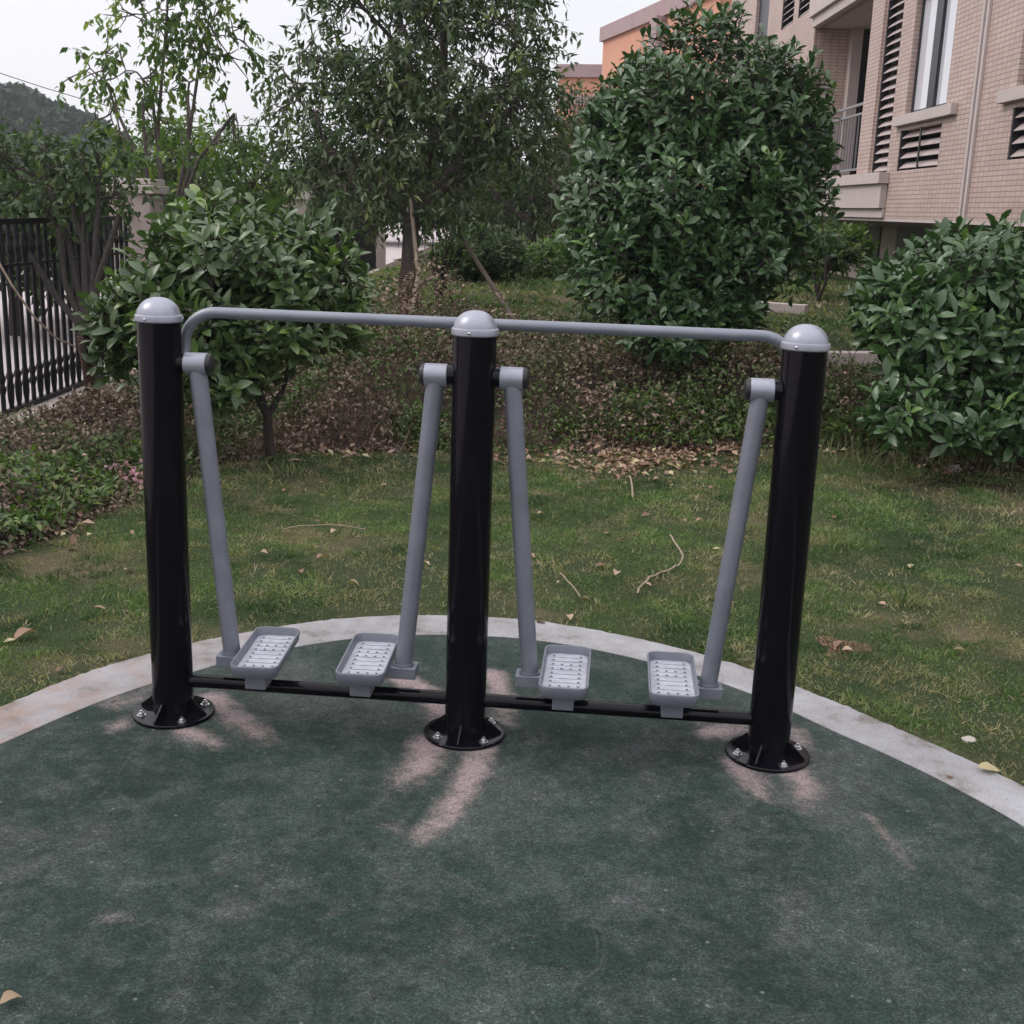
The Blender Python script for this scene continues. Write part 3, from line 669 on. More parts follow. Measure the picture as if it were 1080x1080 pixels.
# ------------------------------------------------------------------ bed cover
def scatter_bed(n, xr, yr, cond):
    x = rng.uniform(*xr, n); y = rng.uniform(*yr, n); ok = cond(x, y); return x[ok], y[ok]
x, y = scatter_bed(330000, (-5, 5.2), (-.8, 7.6), lambda x, y: (in_bed(x, y) > .02) & (LAT(x, y) > -3.55) & (LAT(x, y) < 4.6))
b = in_bed(x, y); hmax = (.04+.46*np.clip(fbm(x*2.6, y*2.6, 0, 91)-.22, 0, 1)*1.5)*(1+.8*sm(-2.4, -1.2, x)*sm(.6, -.6, x))*sm(0, .5, b)+.02
for cx, cy, rr_, hh_ in ((-1.5, 5.2, .35, .32), (-.9, 5.5, .3, .38), (-.4, 5.2, .28, .26), (.25, 5.6, .3, .34), (.75, 5.2, .25, .26), (-.1, 6.1, .35, .3), (1.45, 5.6, .3, .3), (2.0, 5.4, .25, .3), (-1.0, 6.2, .4, .3), (1.3, 6.3, .4, .2), (-2.6, 4.6, .4, .25), (-3.0, 3.2, .3, .2), (-2.8, 2.0, .3, .2), (3.1, 5.0, .3, .3)):
    hmax = hmax + hh_*np.exp(-((x-cx)**2+(y-cy)**2)/(2*(rr_*.6)**2))*sm(0, .25, b)
hmax *= np.where(x < -2.0, .75, 1.)*np.where((x > 1.8) & (y > 6.0), .35, 1.)
z = H(x, y)+hmax*rng.random(len(x))**.55
P = np.stack([x, y, z], 1); n = len(x)
D = nrm(rvec(n)+[0, 0, .25]); N = nrm(rvec(n)*.7+[0, 0, 1])
gr = fbm(x*1.3+7, y*1.3, 0, 101, 3); rn = np.clip(rng.random(n)**2.2*1.0+.25*(fbm(x*4, y*4, z*4, 111)-.5), 0, 1); yg = np.clip(sm(.47, .60, gr*.6+.4*fbm(x*3.1, y*3.1, 0, 121))*.95*(rng.random(n) < .8), 0, 1)
g = leaves('groundcover', MT['groundcover'], 'oval', P, D, N, rng.uniform(.022, .05, n), rn, yg, 1.1, smooth=False); tag(g, 'brownish low groundcover of small leaves on the bank of the bed', 'groundcover', kind='stuff')
# fine dry stalks
x, y = scatter_bed(9000, (-4, 5), (0, 7.2), lambda x, y: (in_bed(x, y) > .0) & (LAT(x, y) > -3.5)); n = len(x)
P = np.stack([x, y, H(x, y)], 1); D = nrm(np.stack([rng.normal(size=n)*.5, rng.normal(size=n)*.5, np.full(n, .8)], 1))
g = leaves('dry_stalks', MT['dry'], 'blade', P, D, rvec(n), rng.uniform(.10, .28, n), rng.random(n)*.5, 0., .22, smooth=False); tag(g, 'thin dry stalks standing up through the groundcover', 'stalks', kind='stuff')
mb = MB(); x, y = scatter_bed(1500, (-3.6, 4.6), (.6, 6.9), lambda x, y: (in_bed(x, y) > .15) & (LAT(x, y) > -3.4))
for xx, yy in zip(x[:650], y[:650]):
    p = np.array([xx, yy, float(H(xx, yy))]); t = np.array([random.gauss(0, .12), random.gauss(0, .12), random.uniform(.14, .4)]); m_ = t*.5+rng.normal(size=3)*.03
    mb.tube([p, p+m_, p+t], [.004, .003, .0018], 4, cap=False)
    e = m_+np.array([random.gauss(0, .08), random.gauss(0, .08), random.uniform(.05, .16)]); mb.tube([p+m_, p+e], [.0028, .0015], 3, cap=False)
g = mb.build('scrub_twigs', MT['grey_bark']); tag(g, 'tangle of thin brown twigs standing in the scrubby bed', 'twigs', kind='stuff')
# greener low plants
GP = [(-3.1, 1.6, .9, .9, .20), (-2.9, 2.5, .55, .8, .22), (-2.45, 3.6, .3, .4, .14), (-2.7, 0.9, .35, .6, .12), (.65, 5.25, .7, .35, .24), (1.25, 5.35, .5, .3, .22), (-.9, 5.0, .35, .3, .12), (2.6, 5.15, .7, .3, .34), (3.3, 5.0, .5, .35, .4), (1.9, 5.75, .4, .4, .25), (-3.3, 3.6, .4, .5, .12)]
Ps = []
for cx, cy, rx, ry, hh in GP:
    m_ = int(5600*rx*ry)+250; a = rng.uniform(0, 2*PI, m_); r = np.sqrt(rng.random(m_)); xx = cx+rx*r*np.cos(a); yy = cy+ry*r*np.sin(a)
    ok = (in_bed(xx, yy) > .0) & (fbm(xx*3, yy*3, 0, 131) > .36); xx, yy, r = xx[ok], yy[ok], r[ok]
    Ps.append(np.stack([xx, yy, H(xx, yy)+.03+hh*(1-r*r*.7)*rng.random(len(xx))**.5*(.5+fbm(xx*5, yy*5, 0, 141))], 1))
P = np.concatenate(Ps); n = len(P); D = nrm(rvec(n)+[0, 0, .3]); N = nrm(rvec(n)*.5+[0, 0, 1])
g = leaves('low_plants', MT['low_green'], 'oval', P, D, N, rng.uniform(.035, .08, n), rng.random(n), (rng.random(n) < .2)*rng.random(n), .8); tag(g, 'fresher green low leafy plants along the front of the bed', 'low plants', kind='stuff')
# long grass blades by the right shrub
x = rng.normal(2.35, .40, 240); y = 4.98+rng.normal(size=240)*.16; n = 240
for (u_, v_) in ((878, 575), (770, 560), (1010, 560), (300, 500), (560, 500), (960, 640)):
    q_ = gpix(u_, v_); m_ = 45; x = np.concatenate([x, q_[0]+rng.normal(size=m_)*.045]); y = np.concatenate([y, q_[1]+rng.normal(size=m_)*.04])
n = len(x)
P = np.stack([x, y, H(x, y)], 1); D = nrm(np.stack([rng.normal(size=n)*.4, rng.normal(size=n)*.3-.1, np.full(n, 1.)], 1))
g = leaves('tall_grass', MT['grass'], 'blade', P, D, rvec(n), np.where(np.arange(n) < 240, rng.uniform(.10, .30, n), rng.uniform(.05, .12, n)), rng.random(n), rng.random(n)*.5, np.where(np.arange(n) < 240, .32, .8), smooth=False); tag(g, 'longer grass blades at the bed edge beside the right-hand shrub', 'grass', kind='stuff')
# leaf litter drift
pts = []
for (u, v, su, sv, m_) in [(690, 480, 48, 8, 560), (762, 474, 28, 8, 480), (660, 492, 26, 7, 220), (840, 474, 22, 5, 60), (735, 470, 30, 6, 150), (640, 470, 22, 5, 90), (880, 480, 30, 4, 40), (1000, 490, 30, 6, 90), (550, 485, 22, 4, 50), (350, 480, 50, 5, 90), (60, 560, 40, 12, 60), (885, 683, 1, 1, 1)]:
    for _ in range(m_): pts.append(gpix(random.gauss(u, su), random.gauss(v, sv)))
P = np.array(pts); n = len(P); P[:, 2] += rng.uniform(.01, .045, n); D = nrm(rvec(n)*[1, 1, .35]); N = nrm(rvec(n)*.6+[0, 0, 1])
g = leaves('leaf_litter', MT['dry'], 'oval', P, D, N, rng.uniform(.03, .078, n), rng.random(n)**1.3*.8, (rng.random(n) < .15)*.8, 1.1); tag(g, 'drift of tan dead leaves along the front edge of the bed', 'leaf litter', kind='stuff')
c0 = np.array(gpix(887, 684)); n = 1500; a_ = rng.uniform(0, 2*PI, n); r_a = rng.random(n)**.6*(.075+.03*np.sin(3*a_+1)); P = np.stack([c0[0]+r_a*np.cos(a_)*1.25, c0[1]+r_a*np.sin(a_)*1.5, c0[2]+.004+.014*np.clip(1-r_a/.1, 0, 1)*rng.random(n)], 1)
g = leaves('bare_patch', MT['dry'], 'oval', P, nrm(rvec(n)*[1, 1, .4]), nrm(rvec(n)*.8+[0, 0, 1]), rng.uniform(.006, .014, n), rng.random(n)*.6, 0., 1.1); tag(g, 'small bare patch of brown thatch in the lawn right of the right post', 'thatch', kind='stuff')
# pink petals by the left post
c0 = np.array(gpix(143, 512)); P = np.concatenate([c0+rng.normal(size=(160, 3))*[.07, .08, .035]+[0, 0, .06], np.array(gpix(138, 478))+rng.normal(size=(70, 3))*[.07, .05, .02]+[0, 0, .09]]); n = len(P)
g = leaves('pink_blossom', MT['petal'], 'oval', P, rvec(n), rvec(n), .035, rng.random(n), rng.random(n)*.5, 1.5); tag(g, 'faded pink blossom in the bed directly behind the left post', 'blossom', kind='stuff')

# ------------------------------------------------------------------ shrubs
def LB(u, v, d, ru, rv, rd):     # lobe: centre seen at a pixel at depth d, radii in photo pixels and metres
    c = G(u, v, d); k = d/CF; return (*c, ru*k, rd, rv*k)
bz = lambda x, y: (x, y, float(H(x, y)))
b = bz(-1.86, 4.15)
plant('broad_leaved_shrub', 'rounded shrub with glossy oval leaves and bare lower stems behind the left post', 'shrub', b,
      [((-1.88, 4.13, .30), .036)],
      [LB(262, 268, 7.8, 92, 50, .62), LB(180, 322, 7.7, 74, 62, .5), LB(318, 300, 7.8, 66, 52, .5), LB(225, 345, 7.6, 75, 50, .5), LB(232, 240, 7.9, 60, 30, .4), LB(130, 350, 7.8, 36, 50, .3), LB(225, 395, 7.6, 70, 36, .4), LB(318, 352, 7.7, 60, 36, .4)],
      MT['broad'], MT['bark'], 1250, 7, .12, up=.5, gap=.35, seed=3, young=.12, keep_low=.5)
b = bz(.86, 5.95)
plant('broad_leaved_shrub', 'tall dense egg-shaped shrub with dark glossy leaves between middle and right posts', 'shrub', b,
      [((.75, 6.0, .9), .035), ((1.1, 6.1, 1.0), .035), ((.95, 6.2, 1.3), .04), ((.5, 6.1, .8), .025)],
      [LB(742, 122, 10, 110, 92, .95), LB(735, 215, 9.9, 132, 95, 1.0), LB(680, 280, 9.7, 76, 66, .7), LB(790, 262, 9.7, 66, 55, .7), LB(820, 150, 10, 60, 80, .7), LB(655, 165, 9.9, 50, 80, .6), LB(716, 318, 9.6, 62, 38, .55), LB(705, 352, 9.35, 44, 26, .4), LB(765, 322, 9.5, 46, 32, .45)],
      MT['broad_blue'], MT['bark'], 4000, 7, .112, up=.5, gap=.33, seed=13, young=.06, shell=.55)
b = bz(2.85, 5.2)
plant('broad_leaved_shrub', 'wide dark green shrub with large pointed leaves at the right edge of the photo', 'shrub', b,
      [((2.6, 5.2, .6), .02), ((2.9, 5.2, .55), .024), ((3.15, 5.25, .6), .022), ((2.75, 5.4, .7), .02)],
      [LB(1018, 302, 8.5, 84, 62, .6), LB(1080, 296, 8.6, 90, 60, .6), LB(966, 342, 8.3, 60, 54, .5), LB(1050, 360, 8.3, 80, 55, .5), LB(975, 410, 8.1, 40, 36, .3), LB(1150, 330, 8.5, 70, 70, .5), LB(936, 316, 8.5, 36, 40, .4), LB(1060, 420, 8.1, 60, 34, .4), LB(950, 436, 7.95, 44, 26, .3), LB(1040, 455, 7.9, 60, 24, .3)],
      MT['broad_blue'], MT['bark'], 1800, 7, .13, up=.45, gap=.32, seed=23, young=.08, keep_low=.6)
b = bz(2.88, 11.6)
plant('small_shrub', 'small yellowish-green rounded shrub on thin stems below the tiled wall, right of the tall shrub', 'shrub', b,
      [((2.75, 11.6, 1.15), .02), ((3.0, 11.7, 1.15), .02), ((2.9, 11.5, 1.2), .02)],
      [LB(872, 265, 15, 42, 30, .45), LB(900, 262, 15, 26, 22, .35), LB(850, 268, 15, 22, 22, .3)], MT['light_leaf'], MT['bark'], 420, 7, .10, gap=.22, seed=33, young=.1)
b = bz(-1.5, 12.4)
plant('small_shrub', 'dark round clipped shrub on a thin trunk on the far lawn behind the middle post', 'shrub', b,
      [((-1.5, 12.4, 1.0), .05)], [LB(508, 268, 16, 50, 30, .6), LB(490, 285, 16, 30, 20, .4)], MT['far_leaf'], MT['bark'], 700, 8, .09, gap=.15, seed=43)
b = bz(-.2, 13.5)
plant('small_shrub', 'loose mid-green bush at the far end of the lawn left of the tall shrub', 'shrub', b,
      [((-.2, 13.5, 1.1), .03), ((.1, 13.5, 1.1), .03)], [LB(575, 278, 17, 34, 26, .6), LB(600, 270, 17, 28, 30, .5), LB(550, 282, 17, 18, 16, .4)], MT['light_leaf'], MT['bark'], 500, 7, .09, gap=.2, seed=53)

# ------------------------------------------------------------------ trees
def crown_tree(name, label, base, fork, limbs, lobes, mt, bark, r, n_tips, L, twig, droop, seed, gap=.33, young=.08, kind='lance', width=1., group=None, gs=1.2, wrap=None, shell=.35, up=.3, cat='tree'):
    root = empty(name, base); tag(root, label, cat, group); b = np.array(base, float); fork = np.array(fork, float)
    tips, dirs = lobes_points(lobes, n_tips, shell, gap, gs, seed)
    mb = MB(); mid = (b+fork)/2+rng.normal(size=3)*[.04, .04, 0]
    mb.tube([b-b-[0, 0, .05], (b*.75+mid*.25)-b, mid-b, fork-b], [r*1.35, r*1.08, r, r*.92], 12, cap=False)
    ends = []
    for l in limbs:
        l = np.array(l, float); m_ = (fork+l)/2+rng.normal(size=3)*.07*np.linalg.norm(l-fork)
        mb.tube([fork-b, m_-b, l-b], [r*.72, r*.55, r*.42], 8, cap=False); ends.append(l)
    ends = np.array(ends); lab = np.argmin(((tips[:, None]-ends[None])**2).sum(2), 1)
    for i in range(len(ends)):
        if (lab == i).any(): skeleton(mb, ends[i]-b, tips[lab == i]-b, r*.42, 1, 6, .005)
    mb.build('trunk', bark, root, smooth=60)
    if wrap:
        z1 = wrap; MB().tube([(0, 0, -.02), (mid-b)*(z1*.5), (mid-b)*z1], [r*1.4, r*1.22, r*1.15], 14).build('trunk_wrap', MT['wrap'], root, smooth=60)
    tl, kk = twig; n = len(tips); td = nrm(dirs + rng.normal(size=(n, 3))*.6 + np.array([0, 0, -droop]))
    u_ = np.tile((np.arange(kk)+.3)/kk, n); T = np.repeat(tips, kk, 0); Tr = np.repeat(td, kk, 0)
    P = T + Tr*(u_*tl)[:, None] + np.array([0, 0, -1])*(u_**2*tl*droop*.6)[:, None] + rng.normal(size=(n*kk, 3))*.015
    D = nrm(Tr*.6 + rvec(n*kk)*.9 + np.array([0, 0, -droop])); N = nrm(np.array([0, 0, 1.])+rvec(n*kk)*.9)
    cl = np.repeat(rng.random(n), kk); m_ = n*kk
    cn = fbm(P[:, 0]*1.1, P[:, 1]*1.1, P[:, 2]*1.1, seed+70)
    rnd = np.clip(rng.random(m_)*.5+cl*.25+(cn-.5)*1.0+.1, 0, 1); yng = np.where(cl > 1-young, rng.uniform(.4, 1, m_), rng.uniform(0, .12, m_))
    leaves('crown', mt, kind, P-b, D, N, L*rng.uniform(.6, 1.2, m_), rnd, yng, width, root)
    return root
b = bz(-1.66, 8.3)
fk = G(434, 228, 12)
crown_tree('evergreen_tree', 'evergreen tree with rope-wrapped trunk and fine dark foliage left of the middle post', b, fk,
           [G(395, 120, 12.1), G(430, 60, 12.3), G(500, 175, 11.8), G(545, 110, 12), G(350, 160, 11.7), G(470, 20, 12)],
           [LB(405, 40, 12, 85, 80, 1.0), LB(500, 60, 12, 85, 90, 1.0), LB(350, 110, 11.9, 62, 70, .8), LB(545, 120, 12, 55, 55, .8), LB(440, 140, 12.1, 90, 50, .9), LB(375, 190, 11.8, 60, 38, .7), LB(500, -60, 12, 90, 70, 1.), LB(400, -70, 12, 90, 70, 1.), LB(325, 190, 11.8, 28, 24, .4), LB(470, 195, 11.9, 50, 28, .5)],
           MT['tree_leaf'], MT['grey_bark'], .085, 1700, .105, (.34, 13), .35, 5, gap=.38, gs=2.0, young=.08, wrap=.95, width=1.25)
o = MB().tube([(0, 0, 0), tuple(G(441, 290, 11.55)-G(427, 375, 11.1)), tuple(G(433, 210, 11.75)-G(427, 375, 11.1))], [.024, .022, .018], 8).build('bamboo_stake', MT['stake'], smooth=60, loc=G(427, 375, 11.1)); tag(o, 'pale bamboo stake standing upright against the wrapped tree trunk', 'stake')
f0 = np.array(G(545, 337, 11.9)); o = MB().tube([(0, 0, -.05), tuple(G(487, 250, 12.3)-f0)], [.026, .022], 8).build('wooden_stake', MT['weathered'], smooth=60, loc=f0); tag(o, 'diagonal wooden prop pole leaning left above the middle post', 'stake')

# thin light tree at the upper left
b = np.array((*G(176, 255, 12.3)[:2], 0.)); b[2] = float(H(b[0], b[1])); fk = np.array(G(176, 262, 12.3))
stems = [G(176, 20, 12.3), G(150, 110, 12.2), G(214, 40, 12.4), G(247, 120, 12.2), G(120, 110, 12.1), G(160, 95, 12.5), G(198, 100, 12.2)]
crown_tree('slender_tree', 'open slender tree with thin upright stems and sparse light green leaves at the upper left', b, fk, stems,
           [LB(140, 50, 12.2, 36, 50, .6), LB(175, 0, 12.3, 55, 45, .7), LB(245, 70, 12.3, 24, 60, .4), LB(212, 20, 12.3, 34, 40, .5), LB(95, 75, 12.1, 34, 30, .4), LB(105, 128, 12, 30, 14, .4), LB(190, -60, 12.3, 80, 50, .7), LB(180, 70, 12.3, 40, 40, .5), LB(160, 150, 12.3, 60, 25, .5), LB(235, 165, 12.3, 35, 25, .4)],
           MT['light_leaf'], MT['grey_bark'], .036, 300, .092, (.20, 10), .6, 15, gap=.46, young=.3, width=1.9, gs=2.2)
# leaning multi-stemmed tree by the fence
b = np.array((*gpix(100, 425)[:2], 0.)); b[2] = float(H(b[0], b[1])); fk = G(92, 352, 9.3)
crown_tree('young_tree', 'young tree beside the iron fence with wrapped trunk and several thin leaning stems', b, fk,
           [G(62, 240, 9.4), G(72, 200, 9.5), G(104, 210, 9.3), G(50, 190, 9.6), G(130, 215, 9.2), G(88, 225, 9.5), G(20, 250, 9.3)],
           [LB(45, 190, 9.5, 62, 36, .5), LB(110, 185, 9.4, 40, 40, .5), LB(20, 220, 9.5, 40, 28, .4), LB(-20, 180, 9.5, 60, 40, .5)],
           MT['far_leaf'], MT['bark'], .045, 300, .08, (.22, 8), .4, 25, gap=.42, young=.2, width=1.8, gs=1.8, wrap=1.9)
p = gpix(150, 345); b = (p[0]*1.0, p[1], p[2]); d_ = float((np.array(b)-CPOS)@cF)
crown_tree('young_tree', 'thin sapling with loose light foliage in front of the nearest stone pier', b, G(150, 262, d_), [G(140, 200, d_), G(165, 190, d_), G(125, 225, d_), G(185, 215, d_)],
           [LB(140, 195, d_, 34, 30, .4), LB(172, 200, d_, 30, 34, .4), LB(120, 165, d_, 22, 18, .3), LB(195, 225, d_, 30, 18, .3)], MT['light_leaf'], MT['bark'], .03, 170, .085, (.2, 8), .4, 28, gap=.36, young=.25, width=1.8, gs=2)
# background trees and bushes
MID = [ # u, base depth, fork v, lobes, mat, label, r
    (225, 14.5, 235, [LB(215, 180, 14.5, 60, 48, .9), LB(270, 190, 14.5, 35, 45, .7), LB(165, 170, 14.6, 45, 40, .7)], 'light_leaf', 'mid-green bushy tree standing directly behind the left broad-leaved shrub', .05, .09),
    (560, 19, 210, [LB(560, 150, 19, 62, 60, 1.3), LB(590, 200, 19, 50, 50, 1.2), LB(520, 200, 19, 50, 46, 1.1)], 'far_leaf', 'dark dense tree behind the wrapped trunk, just left of the tall shrub', .09, .10),
    (490, 23, 215, [LB(480, 170, 23, 60, 60, 1.5), LB(440, 210, 23, 40, 40, 1.2)], 'far_leaf', 'dark tree in the distance behind the middle post', .09, .12),
    (625, 24, 215, [LB(618, 160, 24, 40, 55, 1.5), LB(640, 210, 24, 50, 50, 1.4)], 'far_leaf', 'distant dark tree partly hidden by the tall shrub, below the orange block', .09, .12),
    (350, 24, 215, [LB(345, 195, 24, 40, 26, 1.3), LB(310, 205, 24, 25, 18, 1.)], 'tree_leaf', 'low pale tree beyond the fence seen under the evergreen crown', .06, .11)]
for i, (u, d, fv, lob, mm, lab, r, L) in enumerate(MID):
    p = G(u, 220, d); b = (p[0], p[1], float(H(p[0], p[1]))); fk = np.array(G(u, fv+25, d))
    crown_tree('background_tree', lab, b, fk, [np.array(l[:3]) for l in lob], lob, MT[mm], MT['grey_bark'], r, 620, L, (.3, 10), .2, 60+i, gap=.28, width=1.6, group='trees behind the lawn')
# thin bare stems of a multi-stemmed bush right of the main trunk
p = np.array(gpix(462, 332)); mb = MB()
for k in range(16):
    a = random.uniform(0, 6.28); t = np.array([math.cos(a)*.22*random.random()+.05, math.sin(a)*.2*random.random(), random.uniform(.5, .95)]); mb.tube([(0, 0, -.03), t*.5+[random.uniform(-.04, .04), 0, 0], t], [.010, .007, .004], 5)
root = empty('bare_bush', p); mb.build('stems', MT['bark'], root, smooth=60); tag(root, 'small bush of thin nearly bare brown stems right of the wrapped tree trunk', 'bush')
n = 120; P = rng.normal(size=(n, 3))*[.14, .12, .18]+[.04, 0, .6]; leaves('foliage', MT['light_leaf'], 'oval', P, rvec(n), rvec(n), .05, rng.random(n), rng.random(n)*.3, 1., root)

# ------------------------------------------------------------------ fence on the left
FL = -3.83
def FP(s, off=0.): p = CPOS + TD*s + ND*(FL+off); return np.array([p[0], p[1], 0.])
rzt = math.atan2(TD[1], TD[0])
PIERS = [3.5, 12.1, 20.5, 31.5]
bar_m = MB()
bar_m.lathe([(.018, .12), (.018, 1.47)], n=6)
for zz in (.28, .36, 1.30): bar_m.lathe([(.018, zz-.04), (.030, zz), (.018, zz+.04)], n=6)
sc_m = MB(); sc_m.tube([(.042*math.sin(t), 0, .12*math.cos(t)) for t in np.linspace(0, 2*PI, 17)], .010, 4, cap=False)
barA = None
fl_names = ['long black iron fence panel at the left edge, nearest the camera', 'black iron fence panel behind the left broad-leaved shrub, beyond the first stone pier', 'farthest black iron fence panel, left of the wrapped tree trunk']
for k in range(3):
    s0, s1 = PIERS[k]+.22, PIERS[k+1]-.22; p0 = FP(s0)
    root = empty('iron_fence_panel', p0, rzt); tag(root, fl_names[k], 'fence', 'black iron fence panels')
    ln = s1-s0
    MB().box((0, -.022, 1.47), (ln, .022, 1.51)).build('top_rail', MT['iron'], root); MB().box((0, -.022, .085), (ln, .022, .12)).build('bottom_rail', MT['iron'], root); MB().box((0, -.012, 1.16), (ln, .012, 1.18)).build('middle_rail', MT['iron'], root)
    nb = min(int(ln/.14), 95); stp = ln/nb
    for j in range(1, nb):
        if barA is None: o = bar_m.build('bar', MT['iron'], root, smooth=50); sc_me = sc_m.build('scroll', MT['iron'], root, smooth=60); barA, sc0 = o, sc_me; o.location = (j*stp, 0, 0); sc_me.location = (j*stp, 0, .25)
        else:
            o = barA.copy(); COL.objects.link(o); o.parent = root; o.location = (j*stp, 0, 0)
            if k == 0 or j % 2 == 0:
                o = sc0.copy(); COL.objects.link(o); o.parent = root; o.location = (j*stp, 0, .25 if j % 4 else 1.30)
pier_lab = ['beige stone pier at the end of the first fence panel, upper left', 'beige stone pier of the fence seen left of the evergreen crown', 'farthest beige stone pier of the fence beside the wrapped tree trunk']
for k, s in enumerate(PIERS[1:]):
    root = empty('fence_pier', FP(s), rzt); tag(root, pier_lab[k], 'pier', 'stone piers of the fence')
    MB().box((-.22, -.2, -.15), (.22, .2, 1.72)).build('shaft', MT['rendered'], root, bevel=.008); MB().box((-.27, -.25, 1.72), (.27, .25, 1.80)).box((-.24, -.22, 1.803), (.24, .22, 1.86)).build('cap', MT['stone'], root, bevel=.008)
root = empty('plinth_wall', FP(3), rzt); MB().box((0, -.16, -.3), (29, .14, .062)).build('wall', MT['rendered'], root); MB().box((0, -.19, .064), (29, .17, .082)).build('coping', MT['stone'], root, bevel=.005)
tag(root, 'low stone plinth wall under the black iron fence', 'wall')
# road beyond
mb = MB(); a = FP(-20, -.35); b_ = FP(120, -.35); c = FP(120, -14); d = FP(-20, -14)
rd = mb.add([(*p[:2], -.075) for p in (a, b_, c, d)], [(0, 3, 2, 1)]).build('road', MT['road']); tag(rd, kind='structure')
rd.data.update()
# hose / cable sagging in front of the fence
P0 = [G(-10, 262, 8.6), G(12, 300, 8.6), G(35, 333, 8.7), G(58, 356, 8.9), G(80, 366, 9.1)]
o = MB().tube([p-P0[0] for p in P0], .008, 6).build('cable', MT['stake'], smooth=60, loc=P0[0]); tag(o, 'thin pale cable sagging across the iron fence at the left edge', 'cable')
# hedge trees beyond the road
hl = ['bushy dark tree beyond the road at the left edge', 'dark tree beyond the road right of the leftmost one', 'leafy tree beyond the road behind the first stone pier', 'low tree beyond the road behind the bushy tree', 'small tree beyond the road between the slender tree and the evergreen']
for i, (u, v, ru, rv, d) in enumerate([(10, 212, 66, 62, 15), (80, 222, 56, 56, 17), (145, 205, 50, 50, 24), (205, 195, 50, 45, 29), (285, 212, 36, 22, 30)]):
    lob = [LB(u, v, d, ru, rv*.8, 1.4), LB(u-ru*.5, v+rv*.5, d, ru*.7, rv*.7, 1.2), LB(u+ru*.5, v+rv*.6, d, ru*.7, rv*.7, 1.2)]
    p = G(u, 250, d); b = (p[0], p[1], float(H(p[0], p[1])))
    crown_tree('roadside_tree', hl[i], b, G(u, v+rv*1.0, d), [np.array(l[:3]) for l in lob], lob, MT['far_leaf' if i < 2 else 'tree_leaf'], MT['bark'], .08, 600, .15, (.35, 9), .2, 90+i, gap=.2, width=1.7, group='trees beyond the road')
# far wood (one mass) closing the view
lob = []
for u in range(240, 760, 22): lob.append(LB(u+random.uniform(-8, 8), (226 if u < 360 else 205)+random.uniform(-8, 8), 52+random.uniform(-5, 5), 26, 24 if u > 360 else 14, 3))
tips, dirs = lobes_points(lob, 9000, .5, .1, .4, 301, 1.); n = len(tips)
P = np.repeat(tips, 4, 0)+rng.normal(size=(n*4, 3))*.2; D = rvec(n*4)
g = leaves('far_wood', MT['far_leaf'], 'oval', P, D, rvec(n*4), rng.uniform(.3, .5, n*4), np.clip(np.repeat(rng.random(n), 4)*.6+rng.random(n*4)*.4, 0, 1), rng.random(n*4)*.1, 1.5); tag(g, 'far-off wood closing the view behind the lawn', 'wood', kind='stuff')
# hill with forest
hp = G(15, 190, 150); hx, hy = hp[0]-3, hp[1]
def hill_h(x, y): 
    r = ((x-(hx-28))/46)**2+((y-hy)/38)**2; return np.maximum(0, 1-r)**.38*13.2*(.72+.55*fbm(x*.11, y*.11, 0, 401))
gx = np.linspace(hx-78, hx+22, 60); gy = np.linspace(hy-42, hy+42, 50); X, Y = np.meshgrid(gx, gy); Z = hill_h(X, Y)-.6
vi = np.arange(X.size).reshape(X.shape); quads = np.stack([vi[:-1, :-1], vi[:-1, 1:], vi[1:, 1:], vi[1:, :-1]], -1).reshape(-1, 4)
me = bpy.data.meshes.new('hill'); me.from_pydata(np.stack([X, Y, Z], -1).reshape(-1, 3).tolist(), [], quads.tolist()); me.materials.append(MT['ground']); hill = bpy.data.objects.new('hill', me); COL.objects.link(hill); tag(hill, kind='structure')
n = 60000; x = rng.uniform(hx-76, hx+20, n); y = rng.uniform(hy-40, hy+10, n); z = hill_h(x, y); ok = z > .3; x, y, z = x[ok], y[ok], z[ok]; n = len(x)
cl = fbm(x*.28, y*.28, 0, 411, 2); P = np.stack([x, y, z+3.4*cl+rng.random(n)*.9-.6], 1)
g = leaves('hillside_wood', MT['hill_leaf'], 'oval', P, rvec(n), nrm(rvec(n)*.8+[0, 0, .6]), rng.uniform(.7, 1.3, n), np.clip(cl+rng.normal(size=n)*.2, 0, 1), rng.random(n)*.2, 1.8); tag(g, 'dark wood covering the distant hill at the upper left', 'wood', kind='stuff')
# power lines
for v0, v1, lab in ((62, 84, 'upper thin power line crossing the sky at the left edge'), (132, 150, 'lower thin power line in front of the dark hill')):
    a = np.array(G(-60, v0-6, 60)); b_ = np.array(G(330, v1+50, 75)); P0 = [a*(1-t)+b_*t-np.array([0, 0, 2.2*math.sin(PI*t)*.5]) for t in np.linspace(0, 1, 14)]
    o = MB().tube([p-a for p in P0], .022, 5).build('power_line', MT['iron'], loc=a); tag(o, lab, 'power line')

# ------------------------------------------------------------------ house on the right (local x along the wall away from the camera, local -y towards the lawn)
WL = 4.7
house = empty('apartment_house', (CPOS[0]+ND[0]*WL, CPOS[1]+ND[1]*WL, 0.), rzt); tag(house, 'pink-beige tiled apartment house with louvres, window and recessed balcony at the upper right', 'building')
